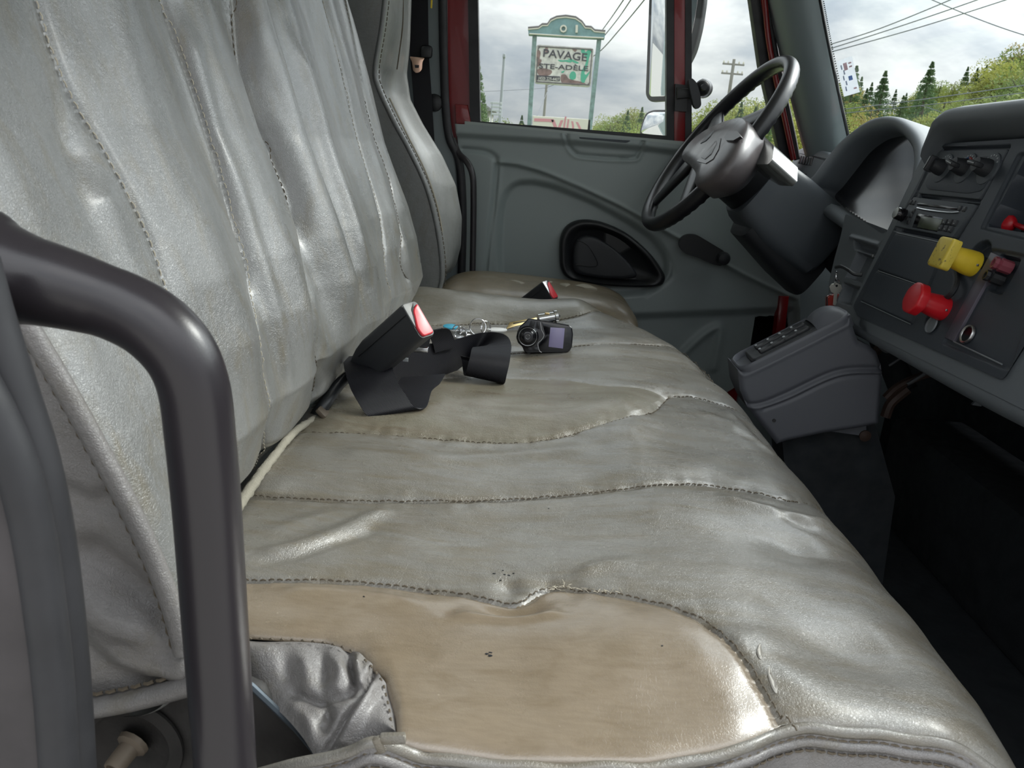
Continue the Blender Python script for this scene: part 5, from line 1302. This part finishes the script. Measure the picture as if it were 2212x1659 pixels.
MB().tube(torus(kw + FF.ez * .0108, FF.ez, r0 * .47, 0, 36), .00045, 6).build('knob_ring', M['chrome'], kk_); MB().tube(torus(kw + FF.ez * .0108, FF.ez, r0 * .25, 0, 24), .0003, 6).build('knob_ring', M['steel'], kk_)
MB().tube(torus(kw + FF.ez * .0038, FF.ez, r0 * 1.03, 0, 40), .0005, 6).build('knob_ring', M['steel'], kk_)
for L in ([(1147, 692), (1156, 694), (1153, 706), (1143, 703)], [(1160, 694), (1167, 696), (1166, 712), (1157, 708)], [(1139, 748), (1149, 751), (1149, 758), (1141, 757)], [(1152, 751), (1162, 748), (1165, 758), (1153, 759)]):
    MB().prism(roundpoly(fx(L), .0008), FF, -.0005, .0016, .0005).build('button', M['black'], ft)
MB().tube(curve(FF.ws(fx([(1167, 696), (1170, 712), (1175, 724), (1170, 734), (1162, 742), (1165, 757), (1170, 761)]), .0008), 30), .0004, 5).build('silver_line', M['steel'], ft)
pl0, pl1 = FF.w(*fx([(1163, 690)])[0], -.012), aty(1196, 684, YF + .03)
MB().tube(curve([pl0, (pl0 + pl1) / 2, pl1], 12), .0085, 18).build('plug', M['chrome'], ft, smooth=50)
dd_ = (pl1 - pl0) / np.linalg.norm(pl1 - pl0)
MB().lathe([(.0085, 0), (.0105, .001), (.0105, .006), (.006, .008), (.003, .011), (.001, .012)], pl1, dd_, 18).build('plug_tip', M['steel'], ft)
MB().box(pl0 * .45 + pl1 * .55 + (0, -.004, .0085), (.008, .004, .003), .001).build('contact_spring', M['brass'], ft)

# driver belt on the rear pillar
db_ = empty('driver_seat_belt', aty(915, 320, 2.045), 'black shoulder belt with a metal tongue tinted for warm light, hanging beside the driver seat', 'seat belt')
C = [aty(903, -120, 2.055), aty(904, 0, 2.055), aty(906, 110, 2.055), aty(912, 200, 2.05), aty(920, 320, 2.045)]
strap(C, [np.array([.0235, 0, 0])] * 5, 30, .002).build('webbing', M['webbing'], db_)
MB().box(aty(921, 112, 2.035), (.030, .012, .030), .008).build('tongue_grip', M['black'], db_)
ft_ = Fr(aty(902, 140, 2.035), (1, 0, -.02), (.02, 0, 1), (0, -1, 0))
tp = ft_.pxs([(884, 122), (918, 125), (913, 134), (912, 150), (906, 157), (898, 158), (892, 152), (890, 134)])
tn = MB().prism(roundpoly(tp, .004), ft_, -.002, .002, .001).build('belt_tongue', M['warm_lit_latch'], db_)
MB().prism(roundpoly(ft_.pxs([(896, 140), (906, 141), (905, 147), (897, 147)]), .001), ft_, .0015, .003).build('tongue_slot', M['black'], tn)
MB().lathe([(.022, 0), (.021, .008), (.014, .011), (.004, .012)], aty(938, 222, 2.088), (0, -1, 0), 24).build('belt_anchor_cap', M['black'], db_)
MB().box(aty(932, 8, 2.04), (.004, .002, .02), .0005).build('belt_mark', M['yellow_knob'], db_)

# keys hanging in the ignition
YI = 1.43
ik = empty('ignition_keys', aty(1803, 672, YI), 'silver key and red fob hanging from the ignition right of the console', 'keys')
MB().tube(torus(aty(1806, 598, YI), (.9, -.3, .1), .010, 0), .0012, 7).build('split_ring', M['chrome'], ik)
MB().tube(torus(aty(1808, 611, YI), (.5, -1, .1), .006, 0), .0010, 7).build('split_ring', M['chrome'], ik)
fk_ = Fr(aty(1804, 640, YI), (1, .2, 0), (0, 0, 1)); fk_ = fk_ if fk_.ez[1] < 0 else Fr(fk_.o, fk_.ex, fk_.ey, -fk_.ez)
kp = fk_.pxs([(1791, 620), (1796, 613), (1806, 611), (1816, 615), (1818, 623), (1814, 631), (1808, 634), (1806, 650), (1808, 654), (1804, 660), (1799, 658), (1801, 634), (1794, 630)])
ky = MB().prism(kp, fk_, 0, .002, .0005).build('key', M['keyivory'], ik)
MB().lathe([(.0022, 0), (.0022, .0024), (0, .0024)], fk_.w(*fk_.px(1806, 617)), fk_.ez, 10).build('key_hole', M['black'], ky)
fo_ = MB().prism(roundpoly(fk_.pxs([(1786, 640), (1794, 636), (1820, 634), (1819, 668), (1804, 674), (1786, 664)], -.008), .003), fk_, -.012, -.004, .002).build('fob', M['fobred'], ik, smooth=50)
MB().tube(fk_.ws(fk_.pxs([(1787, 662), (1786, 640), (1792, 636), (1797, 637)], -.004), -.004), .0012, 6).build('fob_frame', M['chrome'], fo_)
MB().tube(fk_.ws(fk_.pxs([(1792, 669), (1804, 673), (1812, 669)], -.004), -.004), .0016, 6).build('fob_frame', M['chrome'], fo_)
MB().tube(fk_.ws(fk_.pxs([(1812, 636), (1820, 632), (1821, 645)], -.004), -.004), .0012, 6).build('fob_frame', M['chrome'], fo_)
# red-headed stick in the tray
rw = empty('red_stick', SW(2180, 492, -.035), 'red round-headed plastic stick lying in the dark tray of the centre stack', 'stick')
MB().lathe([(.003, -.006), (.011, -.005), (.0125, 0), (.010, .005), (.003, .007)], SW(2175, 483, -.026), FS.ez + FS.ex * .5, 24).build('head', M['red_knob'], rw, smooth=60)
MB().tube([SW(2188, 482, -.030), SW(2205, 490, -.030), SW(2250, 505, -.032)], [.003, .0035, .0035], 8).build('shaft', M['red_knob'], rw)
# sticker on the windscreen
def onws(u, v, off=-.004):
    p = atx(u, v, .7)
    for _ in range(40): p = .5 * p + .5 * atx(u, v, wsx(p[1], p[2]) + off)
    return p
q = [onws(1806, 133), onws(1840, 121), onws(1857, 199), onws(1823, 209)]
stk = empty('windscreen_sticker', q[3], 'small white paper sticker with faint print on the windscreen beside the pillar', 'sticker')
def bil(a, b, off=0.0):
    p = q[0] * (1 - a) * (1 - b) + q[1] * a * (1 - b) + q[2] * a * b + q[3] * (1 - a) * b; return p + np.array([-off, 0, 0])
def patch(a0, b0, a1, b1, off, name, mat, par): MB().loft([np.array([bil(a0, b0, o), bil(a1, b0, o), bil(a1, b1, o), bil(a0, b1, o)]) for o in (off - .0004, off)], True, True, True).build(name, M[mat], par, smooth=0)
patch(0, 0, 1, 1, 0, 'paper', 'paper', stk); patch(.55, .50, .78, .62, .0008, 'printed_square', 'print_blue2', stk); patch(.40, .12, .62, .32, .0008, 'printed_patch', 'print_pink', stk)
for k in range(5): patch(.22 + .1 * (k % 2), .15 + .15 * k, .30 + .1 * (k % 2), .27 + .15 * k, .0008, 'print_line', 'print_pale', stk)
for k in range(3): patch(.72, .14 + .1 * k + .5 * (k == 2), .9, .18 + .1 * k + .5 * (k == 2), .0008, 'print_line', 'print_pink', stk)
# latch of the hinged vent window (part of the door)
vl = FD.px(1503, 200, .03)
lt = MB().prism(roundpoly(FD.pxs([(1488, 172), (1496, 168), (1506, 178), (1514, 205), (1516, 228), (1508, 236), (1500, 230), (1494, 205)], .05), .006), FD, .02, .045, .008, 3).build('vent_latch', M['black_soft'], dr, smooth=50)
MB().lathe([(.020, -.004), (.020, .0), (.016, .006), (.008, .009), (.007, .03)], FD.w(*FD.px(1519, 189), -.014), (0, -1, 0), 26).build('latch_boss', M['black'], lt, smooth=50)
MB().lathe([(.024, -.001), (.0235, .0005), (.018, .001)], FD.w(*FD.px(1522, 190), -.015), (0, -1, 0), 26).build('latch_washer', M['chrome'], lt)
MB().prism(FD.pxs([(1460, 190), (1495, 194), (1495, 212), (1460, 215)]), FD, .002, .022, .004).build('latch_arm', M['black'], lt)
# ================================================================== outside the cab
GZ = -1.25
def hill(x, y): 
    return GZ + 9.0 * sstep((y - 50) / 70) * sstep((x - 15) / 55) + 2.0 * sstep((y - 30) / 60)
gx = np.linspace(-90, 190, 60); gy = np.linspace(3.2, 190, 50)
Xg_, Yg_ = np.meshgrid(gx, gy); Zg_ = np.vectorize(lambda a, b: float(hill(a, b)))(Xg_, Yg_)
rows = [np.stack([Xg_[i], Yg_[i], Zg_[i]], 1) for i in range(len(gy))]
gm = MB().loft(rows, False); o = gm.build('ground', M['grass'], None, smooth=80, kind='structure')
MB().box((0, -20, GZ - .15), (280, 46.4, .3)).build('ground', M['gravel'], None, smooth=0, kind='structure')
# advertising sign
YS = 14.0
FG = Fr((0, YS, 0), (1, 0, 0), (0, 0, 1), (0, -1, 0))
bs_ = empty('roadside_sign', aty(1215, 300, YS), 'weathered green roadside sign with scalloped header and peeling white board on two posts', 'sign')
def zg(p): q = np.array(p); q[2] = GZ; return q
for (u0, v0, u1, v1) in ((1155, 78, 1144, 262), (1295, 78, 1274, 275)):
    t, b = aty(u0, v0, YS), aty(u1, v1, YS); g_ = b + (b - t) * ((GZ - b[2]) / (b[2] - t[2]))
    m_ = MB(); n_ = 8; pts = [t * (1 - k) + g_ * k for k in np.linspace(0, 1, n_)]
    m_.loft([np.array([p + (sx * .036, sy * .05, 0) for sx, sy in ((-1, -1), (1, -1), (1, 1), (-1, 1))]) for p in pts], True, True, True); m_.build('post', M['sign_post'], bs_, smooth=20)
hd = FG.pxs([(1141, 62), (1164, 60), (1172, 54), (1183, 54), (1190, 44), (1203, 38), (1222, 36), (1243, 39), (1256, 48), (1264, 59), (1276, 60), (1284, 67), (1307, 69), (1305, 85), (1240, 82), (1142, 76)])
MB().prism(hd, FG, -.10, .10, .01).build('header_board', M['sign_green'], bs_, smooth=0)
rim = np.array(FG.pxs([(1141, 62), (1164, 60), (1172, 54), (1183, 54), (1190, 44), (1203, 38), (1222, 36), (1243, 39), (1256, 48), (1264, 59), (1276, 60), (1284, 67), (1307, 69)]))
MB().tube(FG.ws(rim, .10), .018, 6).build('header_moulding', M['sign_trim'], bs_); MB().tube(FG.ws(rim + (0, -.025), .105), .012, 6).build('header_moulding', M['sign_cream'], bs_)
MB().tube(FG.ws(FG.pxs([(1144, 75), (1240, 81), (1303, 84)]), .105), .012, 6).build('header_moulding', M['sign_cream'], bs_)
def text(s, u0, v0, u1, v1, hpx, name, mat, par, fr, d, bold=0.0, thick=.004):
    """flat lettering standing on the line (u0,v0)-(u1,v1), stretched to its length"""
    cu = bpy.data.curves.new(name, 'FONT'); cu.body = s; cu.extrude = thick; cu.offset = bold; cu.resolution_u = 3
    tmp = bpy.data.objects.new(name, cu); COL.objects.link(tmp)
    dg = bpy.context.evaluated_depsgraph_get(); me = bpy.data.meshes.new_from_object(tmp.evaluated_get(dg)); COL.objects.unlink(tmp); bpy.data.objects.remove(tmp)
    V = np.array([v.co[:] for v in me.vertices]); F = [tuple(p.vertices) for p in me.polygons]; bpy.data.meshes.remove(me)
    mn, mx = V.min(0), V.max(0); a = np.array(fr.px(u0, v0, d)); b = np.array(fr.px(u1, v1, d)); L = b - a
    up = np.array([-L[1], L[0]]) / np.linalg.norm(L) * (hpx / FPX * np.linalg.norm(fr.w(*a) - EYE))
    P = a + np.outer((V[:, 0] - mn[0]) / (mx[0] - mn[0]), L) + np.outer((V[:, 1] - max(mn[1], 0) * 0) / mx[1], up)
    W = fr.o + P[:, :1] * fr.ex + P[:, 1:] * fr.ey + (d + V[:, 2:]) * fr.ez
    m_ = MB(); m_.add(W, F); return m_.build(name, mat, par, smooth=0)
text('O', 1209, 69, 1224, 70, 13, 'letter', M['sign_cream'], bs_, FG, .12, .03, .02); text('I', 1243, 70, 1248, 70, 13, 'letter', M['sign_cream'], bs_, FG, .12, .03, .02)
bd = FG.pxs([(1159, 97), (1283, 105), (1276, 188), (1154, 180)])
brd = MB().prism(roundpoly(bd, .05), FG, -.08, .05, .01).build('sign_board', M['sign_white'], bs_, smooth=0)
fr1 = np.array(FG.pxs([(1163, 101), (1279, 108), (1273, 184), (1158, 177)])); MB().tube(FG.ws(curve(roundpoly(fr1, .06), 60, True), .055), .010, 6).build('board_moulding', M['sign_trim'], brd)
text('PAVAGE', 1173, 122, 1267, 132, 14, 'lettering', M['sign_ink'], brd, FG, .055, .012)
text('STE-ADÈLE', 1164, 147, 1270, 153, 11, 'lettering', M['sign_ink'], brd, FG, .055, .012)
MB().prism(FG.pxs([(1160, 163), (1210, 166), (1209, 176), (1159, 173)]), FG, .03, .056).build('phone_plate', M['sign_ink'], brd, smooth=0)
text('(450) 229-4407', 1163, 172, 1208, 175, 6, 'lettering', M['sign_white'], brd, FG, .060, .01)
def blob(L, name, mat, d=.054, n=40):
    MB().prism([tuple(p) for p in curve(FG.pxs(L), n, True)], FG, .03, d).build(name, M[mat], brd, smooth=0)
blob([(1255, 107), (1262, 106), (1264, 114), (1272, 107), (1278, 109), (1274, 120), (1271, 132), (1268, 146), (1262, 158), (1266, 162), (1275, 153), (1270, 164), (1264, 174), (1262, 179), (1256, 178), (1254, 168), (1256, 154), (1264, 140), (1266, 128), (1262, 120), (1256, 115)], 'green_figure', 'sign_figure')
blob([(1230, 163), (1234, 156), (1240, 155), (1244, 161), (1243, 170), (1236, 173), (1231, 170)], 'green_ball', 'sign_figure', .054, 24)
for L in ([(1205, 130), (1215, 131), (1225, 130), (1235, 133), (1232, 136), (1222, 134), (1210, 134)], [(1226, 127), (1238, 130), (1250, 136), (1246, 138), (1236, 134)], [(1212, 156), (1220, 153), (1216, 158)]): blob(L, 'green_stroke', 'sign_figure', .053, 14)
for L in ([(1160, 112), (1165, 109), (1168, 116), (1166, 128), (1170, 130), (1167, 140), (1160, 143)], [(1160, 152), (1172, 148), (1190, 152), (1192, 158), (1184, 164), (1166, 164)], [(1212, 163), (1222, 162), (1228, 170), (1240, 174), (1258, 178), (1266, 184), (1240, 184), (1214, 180)], [(1178, 104), (1184, 104), (1182, 114), (1178, 112)], [(1236, 107), (1246, 108), (1242, 113)]): blob(L, 'rust_patch', 'sign_rust', .052, 30)
lb = MB().prism(FG.pxs([(1151, 250), (1276, 258), (1274, 340), (1148, 330)]), FG, -.06, .05, .01).build('lower_board', M['sign_cream'], bs_, smooth=0)
def stroke(L, w, name='faded_lettering'):
    P = np.array(FG.pxs(L)); m_ = MB(); Q = FG.ws(P, .052); m_.add(*([], [])) if False else None
    m_ = ribbon(Q, [np.array([0, 0, 1.0]) * w if abs(P[-1][0] - P[0][0]) > abs(P[-1][1] - P[0][1]) else np.array([1.0, 0, 0]) * w] * len(Q), .004); m_.build(name, M['sign_pink'], lb, smooth=0)
stroke([(1154, 259), (1180, 260), (1196, 261)], .025); stroke([(1194, 259), (1199, 272), (1204, 290)], .03); stroke([(1214, 260), (1208, 275), (1203, 290)], .022)
stroke([(1222, 252), (1219, 270), (1217, 290)], .014); stroke([(1228, 258), (1226, 272), (1224, 290)], .014); stroke([(1236, 262), (1238, 274), (1236, 290)], .016); stroke([(1246, 264), (1252, 276), (1256, 290)], .02)

# poles and wires
def pole(u, v0, Y, r, label, arm=None, cat='pole', name='utility_pole', mat='pole_wood', insul=True):
    t = aty(u, v0, Y); g0 = float(hill(t[0], t[1])); b = np.array([t[0], t[1], g0])
    p = empty(name, b, label, cat); MB().tube([b, (b + t) / 2, t], [r * 1.25, r * 1.1, r * .85], 10).build('shaft', M[mat], p, smooth=60)
    if arm:
        for dz in arm:
            a = t - (0, 0, dz); MB().box(a, (1.6, .10, .12), .01).build('crossarm', M[mat], p)
            for s in (-.72, -.4, .4, .72): MB().lathe([(.05, 0), (.07, .06), (.04, .16)], a + (s, 0, .06), (0, 0, 1), 8).build('insulator', M['sign_cream'], p)
    return p
pole(1586, 128, 62, .13, 'distant utility pole with crossarm rising above the trees in the vent window', (.35, 1.0))
pole(1183.5, 150, 36, .06, 'thin wooden utility pole seen through the gap below the sign board', None)
lp_ = pole(1089, 124, 30, .055, 'tall thin grey lamp pole left of the roadside sign', None, 'pole', 'lamp_pole', 'pole_grey')
tq = aty(1089, 124, 30); MB().box(tq + (0, 0, .05), (.10, .22, .14), .02).build('lamp_head', M['pole_grey'], lp_)
wn_ = 0
def wire(L, Y0, Y1, r, label, grp=None, sag=0.0):
    n = len(L); P = [aty(u, v, Y0 + (Y1 - Y0) * k / (n - 1)) for k, (u, v) in enumerate(L)]
    m_ = MB().tube(curve(P, 30), r, 5); return m_.build('overhead_wire', M['wire_black'], None, label=label, cat='wire', group=grp)
g1 = 'wires rising right of the roadside sign'
for L in ([(1296, 72), (1322, 36), (1352, -8), (1400, -80)], [(1300, 84), (1335, 40), (1368, -8), (1420, -80)], [(1240, 146), (1292, 114), (1340, 62), (1398, -8), (1450, -75)]):
    wire(L, 26, 14, .014, 'one of three grey overhead wires rising right of the roadside sign', g1)
wire([(1035, 198), (1120, 194), (1180, 190)], 34, 36, .010, 'faint thin wire crossing left of the roadside sign')
for L in ([(1184, 184), (1197, 176), (1215, 170)], [(1184, 188), (1200, 182), (1222, 172)], [(1183, 196), (1172, 222), (1160, 250)]):
    wire(L, 36, 34, .012, 'one of the short wires meeting the wooden pole under the sign board', 'wires at the pole below the sign board')
g2 = 'wires crossing the sky in the windscreen'
for L in ([(1745, 110), (1790, 97), (1900, 62), (2062, -4), (2150, -45)], [(1745, 118), (1800, 103), (1950, 55), (2105, 2), (2190, -30)], [(1745, 124), (1800, 111), (1990, 58), (2185, -4), (2250, -25)]):
    wire(L, 30, 26, .018, 'one of three parallel wires sloping up across the sky in the windscreen', g2)
wire([(1960, -25), (2014, 0), (2110, 40), (2200, 72), (2300, 100)], 28, 24, .014, 'single wire falling to the right, crossing the other windscreen wires')
wire([(1780, 240), (1850, 233), (2000, 214), (2215, 184), (2300, 172)], 32, 28, .018, 'upper of the two dark cables in front of the forest')
wire([(1780, 250), (1850, 242), (2000, 227), (2215, 200), (2300, 190)], 32, 28, .016, 'lower of the two dark cables in front of the forest')
wire([(1990, 228), (2040, 244), (2110, 264)], 30, 27, .010, 'short pale wire dropping right below the two forest cables')

# small distant things at the left edge of the side window
wb = empty('white_building', (aty(1045, 262, 40)[0], 40, GZ + 1), 'small pale building at the lower left corner of the side window', 'building')
c = aty(1046, 262, 40); MB().box((c[0] - .3, 40.5, (GZ + c[2] + .45) / 2), (1.2, 2.5, c[2] + .45 - GZ)).build('wall', M['sign_white'], wb)
MB().prism([(-.9, 0), (.9, 0), (0, .5)], Fr((c[0] - .3, 39, c[2] + .45), (1, 0, 0), (0, 0, 1), (0, -1, 0)), -3.2, .1).build('roof', M['roof_grey'], wb)
rs = empty('direction_sign', zg(aty(1072, 250, 28)), 'small stack of pale sign boards on posts beside the lamp pole', 'sign')
for k in range(4):
    a, b = aty(1059 + k, 222 + 8 * k, 28), aty(1084 - k, 223 + 8 * k, 28); MB().box((a + b) / 2, (b[0] - a[0], .03, .075), .005).build('sign_strip', M['sign_strip'], rs)
for u in (1063, 1080):
    a = aty(u, 220, 28); MB().tube([a, (a[0], a[1], GZ + .1)], .02, 6).build('post', M['pole_grey'], rs)

# mirrors on the outside of the door
def mirror(L, gl_, Y, label):
    fm_ = Fr((.30, Y, .9), (.72, -.69, 0), (0, 0, 1)); fm_ = fm_ if fm_.ez[1] < 0 else Fr(fm_.o, fm_.ex, fm_.ey, -fm_.ez)
    t = empty('side_mirror', fm_.ws(fm_.pxs(L)).mean(0), label, 'mirror')
    MB().prism(roundpoly(fm_.pxs(L), .02, 5), fm_, -.02, .0, .006, 3).build('housing', M['black'], t, smooth=50)
    MB().prism(roundpoly(fm_.pxs(gl_), .012, 5), fm_, -.002, .0015, .001).build('mirror_glass', M['mirror'], t, smooth=50); return t
m1 = mirror([(1410, -260), (1524, -260), (1520, 0), (1511, 60), (1498, 112), (1470, 165), (1445, 217), (1402, 220), (1393, 206)], [(1416, -240), (1512, -240), (1508, 0), (1500, 50), (1488, 100), (1462, 150), (1440, 208), (1406, 209), (1402, 202)], 2.46, 'tall black-framed exterior mirror behind the window divider bar')
m2 = mirror([(1378, 296), (1386, 262), (1394, 243), (1408, 237), (1470, 236), (1476, 300), (1440, 312)], [(1384, 288), (1391, 262), (1398, 247), (1410, 242), (1462, 242), (1466, 298)], 2.46, 'small black-framed convex mirror below the tall exterior mirror')
for t, (u0, v0, u1, v1) in ((m1, (1470, 100, 1490, 330)),): 
    a, b = aty(u0, v0, 2.53), aty(u1, v1, 2.53); MB().tube([a, (a + b) / 2, b, b + (0, -.3, -.1)], .012, 10).build('mirror_arm', M['black'], t)

# ------------------------------------------------------------------ trees
def leafy(seed, dens=1500, shape='round'):
    rg = np.random.default_rng(seed); V = []; F = []
    if shape == 'round':
        nb = 26; c = rg.normal(size=(nb, 3)); c /= np.linalg.norm(c, axis=1)[:, None]; c *= rg.uniform(.25, .8, (nb, 1)); c[:, 2] = c[:, 2] * .9
        c = c * np.array([.30, .30, .36]) + np.array([0, 0, .62]); rr = rg.uniform(.07, .15, nb)
        k = rg.integers(0, nb, dens); d = rg.normal(size=(dens, 3)); d /= np.linalg.norm(d, axis=1)[:, None]; P = c[k] + d * (rr[k] * rg.uniform(.75, 1.1, dens))[:, None]
        sz = rg.uniform(.007, .014, dens)
    else:
        t = rg.uniform(0, 1, dens) ** .75; tier = np.floor(t * 14) / 14 + rg.uniform(0, .055, dens); a = rg.uniform(0, 2 * np.pi, dens)
        R = (1 - tier) * .23 * (1 + .25 * np.sin(a * 5 + tier * 40)); q = rg.uniform(.35, 1, dens) ** .6
        P = np.stack([np.cos(a) * R * q, np.sin(a) * R * q, .10 + .9 * tier - .05 * q * (1 - tier)], 1); sz = rg.uniform(.007, .014, dens)
    n = rg.normal(size=(dens, 3)); n /= np.linalg.norm(n, axis=1)[:, None]; u = np.cross(n, rg.normal(size=(dens, 3))); u /= np.linalg.norm(u, axis=1)[:, None]; v = np.cross(n, u)
    asp = .6 if shape == 'round' else .35
    for sx, sy in ((-1, 0), (0, -asp), (1, 0), (0, asp)): V.append(P + u * (sx * sz)[:, None] + v * (sy * sz)[:, None])
    V = np.stack(V, 1).reshape(-1, 3); i = np.arange(dens) * 4; F = np.stack([i, i + 1, i + 2, i + 3], 1)
    me = bpy.data.meshes.new('crown'); me.from_pydata(V.tolist(), [], F.tolist()); me.materials.append(M['leaf'] if shape == 'round' else M['needle'])
    tm = MB(); tm.tube([(0, 0, 0), (.01, 0, .4), (0, .01, .9)], [.022, .016, .004], 6)
    if shape == 'round':
        for q in range(7):
            a = q * 2.4; tm.tube([(0, 0, .35 + .05 * q), (.1 * math.cos(a), .1 * math.sin(a), .48 + .05 * q), (.2 * math.cos(a), .2 * math.sin(a), .56 + .05 * q)], [.010, .006, .002], 5)
    tme = bpy.data.meshes.new('trunk'); tme.from_pydata(np.concatenate(tm.V).tolist(), [], tm.F); tme.materials.append(M['bark'])
    return me, tme
DEC = [leafy(s, 7000) for s in (1, 2, 3, 4)]; SPR = [leafy(s, 5000, 'spruce') for s in (11, 12)]
def tree(u, vt, Y, spruce, label, group, rg, wide=1.0):
    t = aty(u, vt, Y); g0 = float(hill(t[0], t[1])) - .1; H = t[2] - g0
    if H < 1.5: return
    cm, tm = (SPR if spruce else DEC)[rg.randrange(2 if spruce else 4)]
    o = bpy.data.objects.new('spruce_tree' if spruce else 'leafy_tree', None); COL.objects.link(o); o.location = (t[0], t[1], g0); o.empty_display_size = .3
    props(o, label, 'tree', group)
    for nm, me in (('crown', cm), ('trunk', tm)):
        c = bpy.data.objects.new(nm, me); COL.objects.link(c); c.parent = o; W_ = H * wide * (1.0 if not spruce else .95); c.scale = (W_, W_, H * (.99 if not spruce else 1))
    o.rotation_euler = (0, 0, rg.uniform(0, 6.28)); return o
rg = random.Random(21)
pu = [1740, 1800, 1850, 1880, 1920, 1960, 2010, 2050, 2090, 2130, 2170, 2212, 2300, 2400]
pv = [150, 158, 150, 172, 190, 196, 170, 165, 160, 140, 118, 82, 40, 10]
GR = 'forest trees on the hillside in the windscreen'
ROWN = ['nearest', 'second', 'third', 'fourth', 'topmost']
for row, (Y, dv_, st_) in enumerate(((48, 112, 50), (60, 84, 44), (74, 52, 38), (90, 22, 32), (108, 0, 26))):
    u = 1730 + rg.uniform(0, 15)
    while u < 2340:
        sp = rg.random() < (.40 if row > 2 else .12); wh_ = 'beside the pillar' if u < 1880 else 'above the gauge hood' if u < 2020 else 'left of the stack brow' if u < 2110 else 'above the stack brow'; vt = np.interp(u, pu, pv) + dv_ + rg.uniform(-12, 14) - (6 if sp else 0)
        tree(u, vt, Y + rg.uniform(-3, 3), sp, ('dark pointed spruce' if sp else 'yellow-green leafy tree') + ' in the ' + ROWN[row] + ' row of the windscreen forest, ' + wh_, ROWN[row] + (' row of forest spruces ' if sp else ' row of leafy forest trees ') + wh_, rg, 1.0 if sp else rg.uniform(.85, 1.2)); u += st_ * rg.uniform(.7, 1.3)
for (u, v, w_) in ((1852, 139, 'just right of the paper sticker'), (1915, 150, 'above the gauge hood'), (2016, 130, 'in the middle of the windscreen')): tree(u, v, 84, True, 'tall spruce breaking the forest skyline ' + w_, None, rg, 1.25)
qu = [1290, 1330, 1350, 1372, 1395, 1420, 1450, 1500, 1530, 1556, 1580, 1605, 1640, 1700, 1760]; qv = [250, 240, 228, 214, 222, 226, 240, 262, 225, 196, 205, 200, 190, 185, 175]
for row, (Y, dv_, st_) in enumerate(((40, 34, 34), (50, 12, 30), (60, 0, 26))):
    u = 1290 + rg.uniform(0, 15)
    while u < 1745:
        sp = rg.random() < .2; wn_ = 'between sign and divider bar' if u < 1440 else 'left of the crossarm pole' if u < 1575 else 'right of the crossarm pole'
        tree(u, np.interp(u, qu, qv) + dv_ + rg.uniform(-3, 8), Y + rg.uniform(-2, 2), sp, ('dark spruce' if sp else 'dull green leafy tree') + ' in the ' + ('front', 'middle', 'back')[row] + ' of the tree line ' + wn_, ('front', 'middle', 'back')[row] + ' of the tree line ' + wn_ + (', spruces' if sp else ', leafy'), rg, 1.0); u += st_ * rg.uniform(.75, 1.3)
tree(1034, 128, 30, True, 'tall spruce cut off by the left edge of the side window', None, rg); tree(1046, 205, 32, True, 'shorter spruce beside the tall one at the left edge of the side window', None, rg)
for (u, v) in ((1094, 241), (1106, 250), (1122, 254), (1138, 252), (1082, 256), (1050, 258)): tree(u, v, 38, False, 'low green bush behind the foot of the roadside sign', 'low bushes left of the sign', rg, 1.3)
tree(1128, 247, 40, True, 'tiny spruce top among the bushes left of the sign', None, rg)
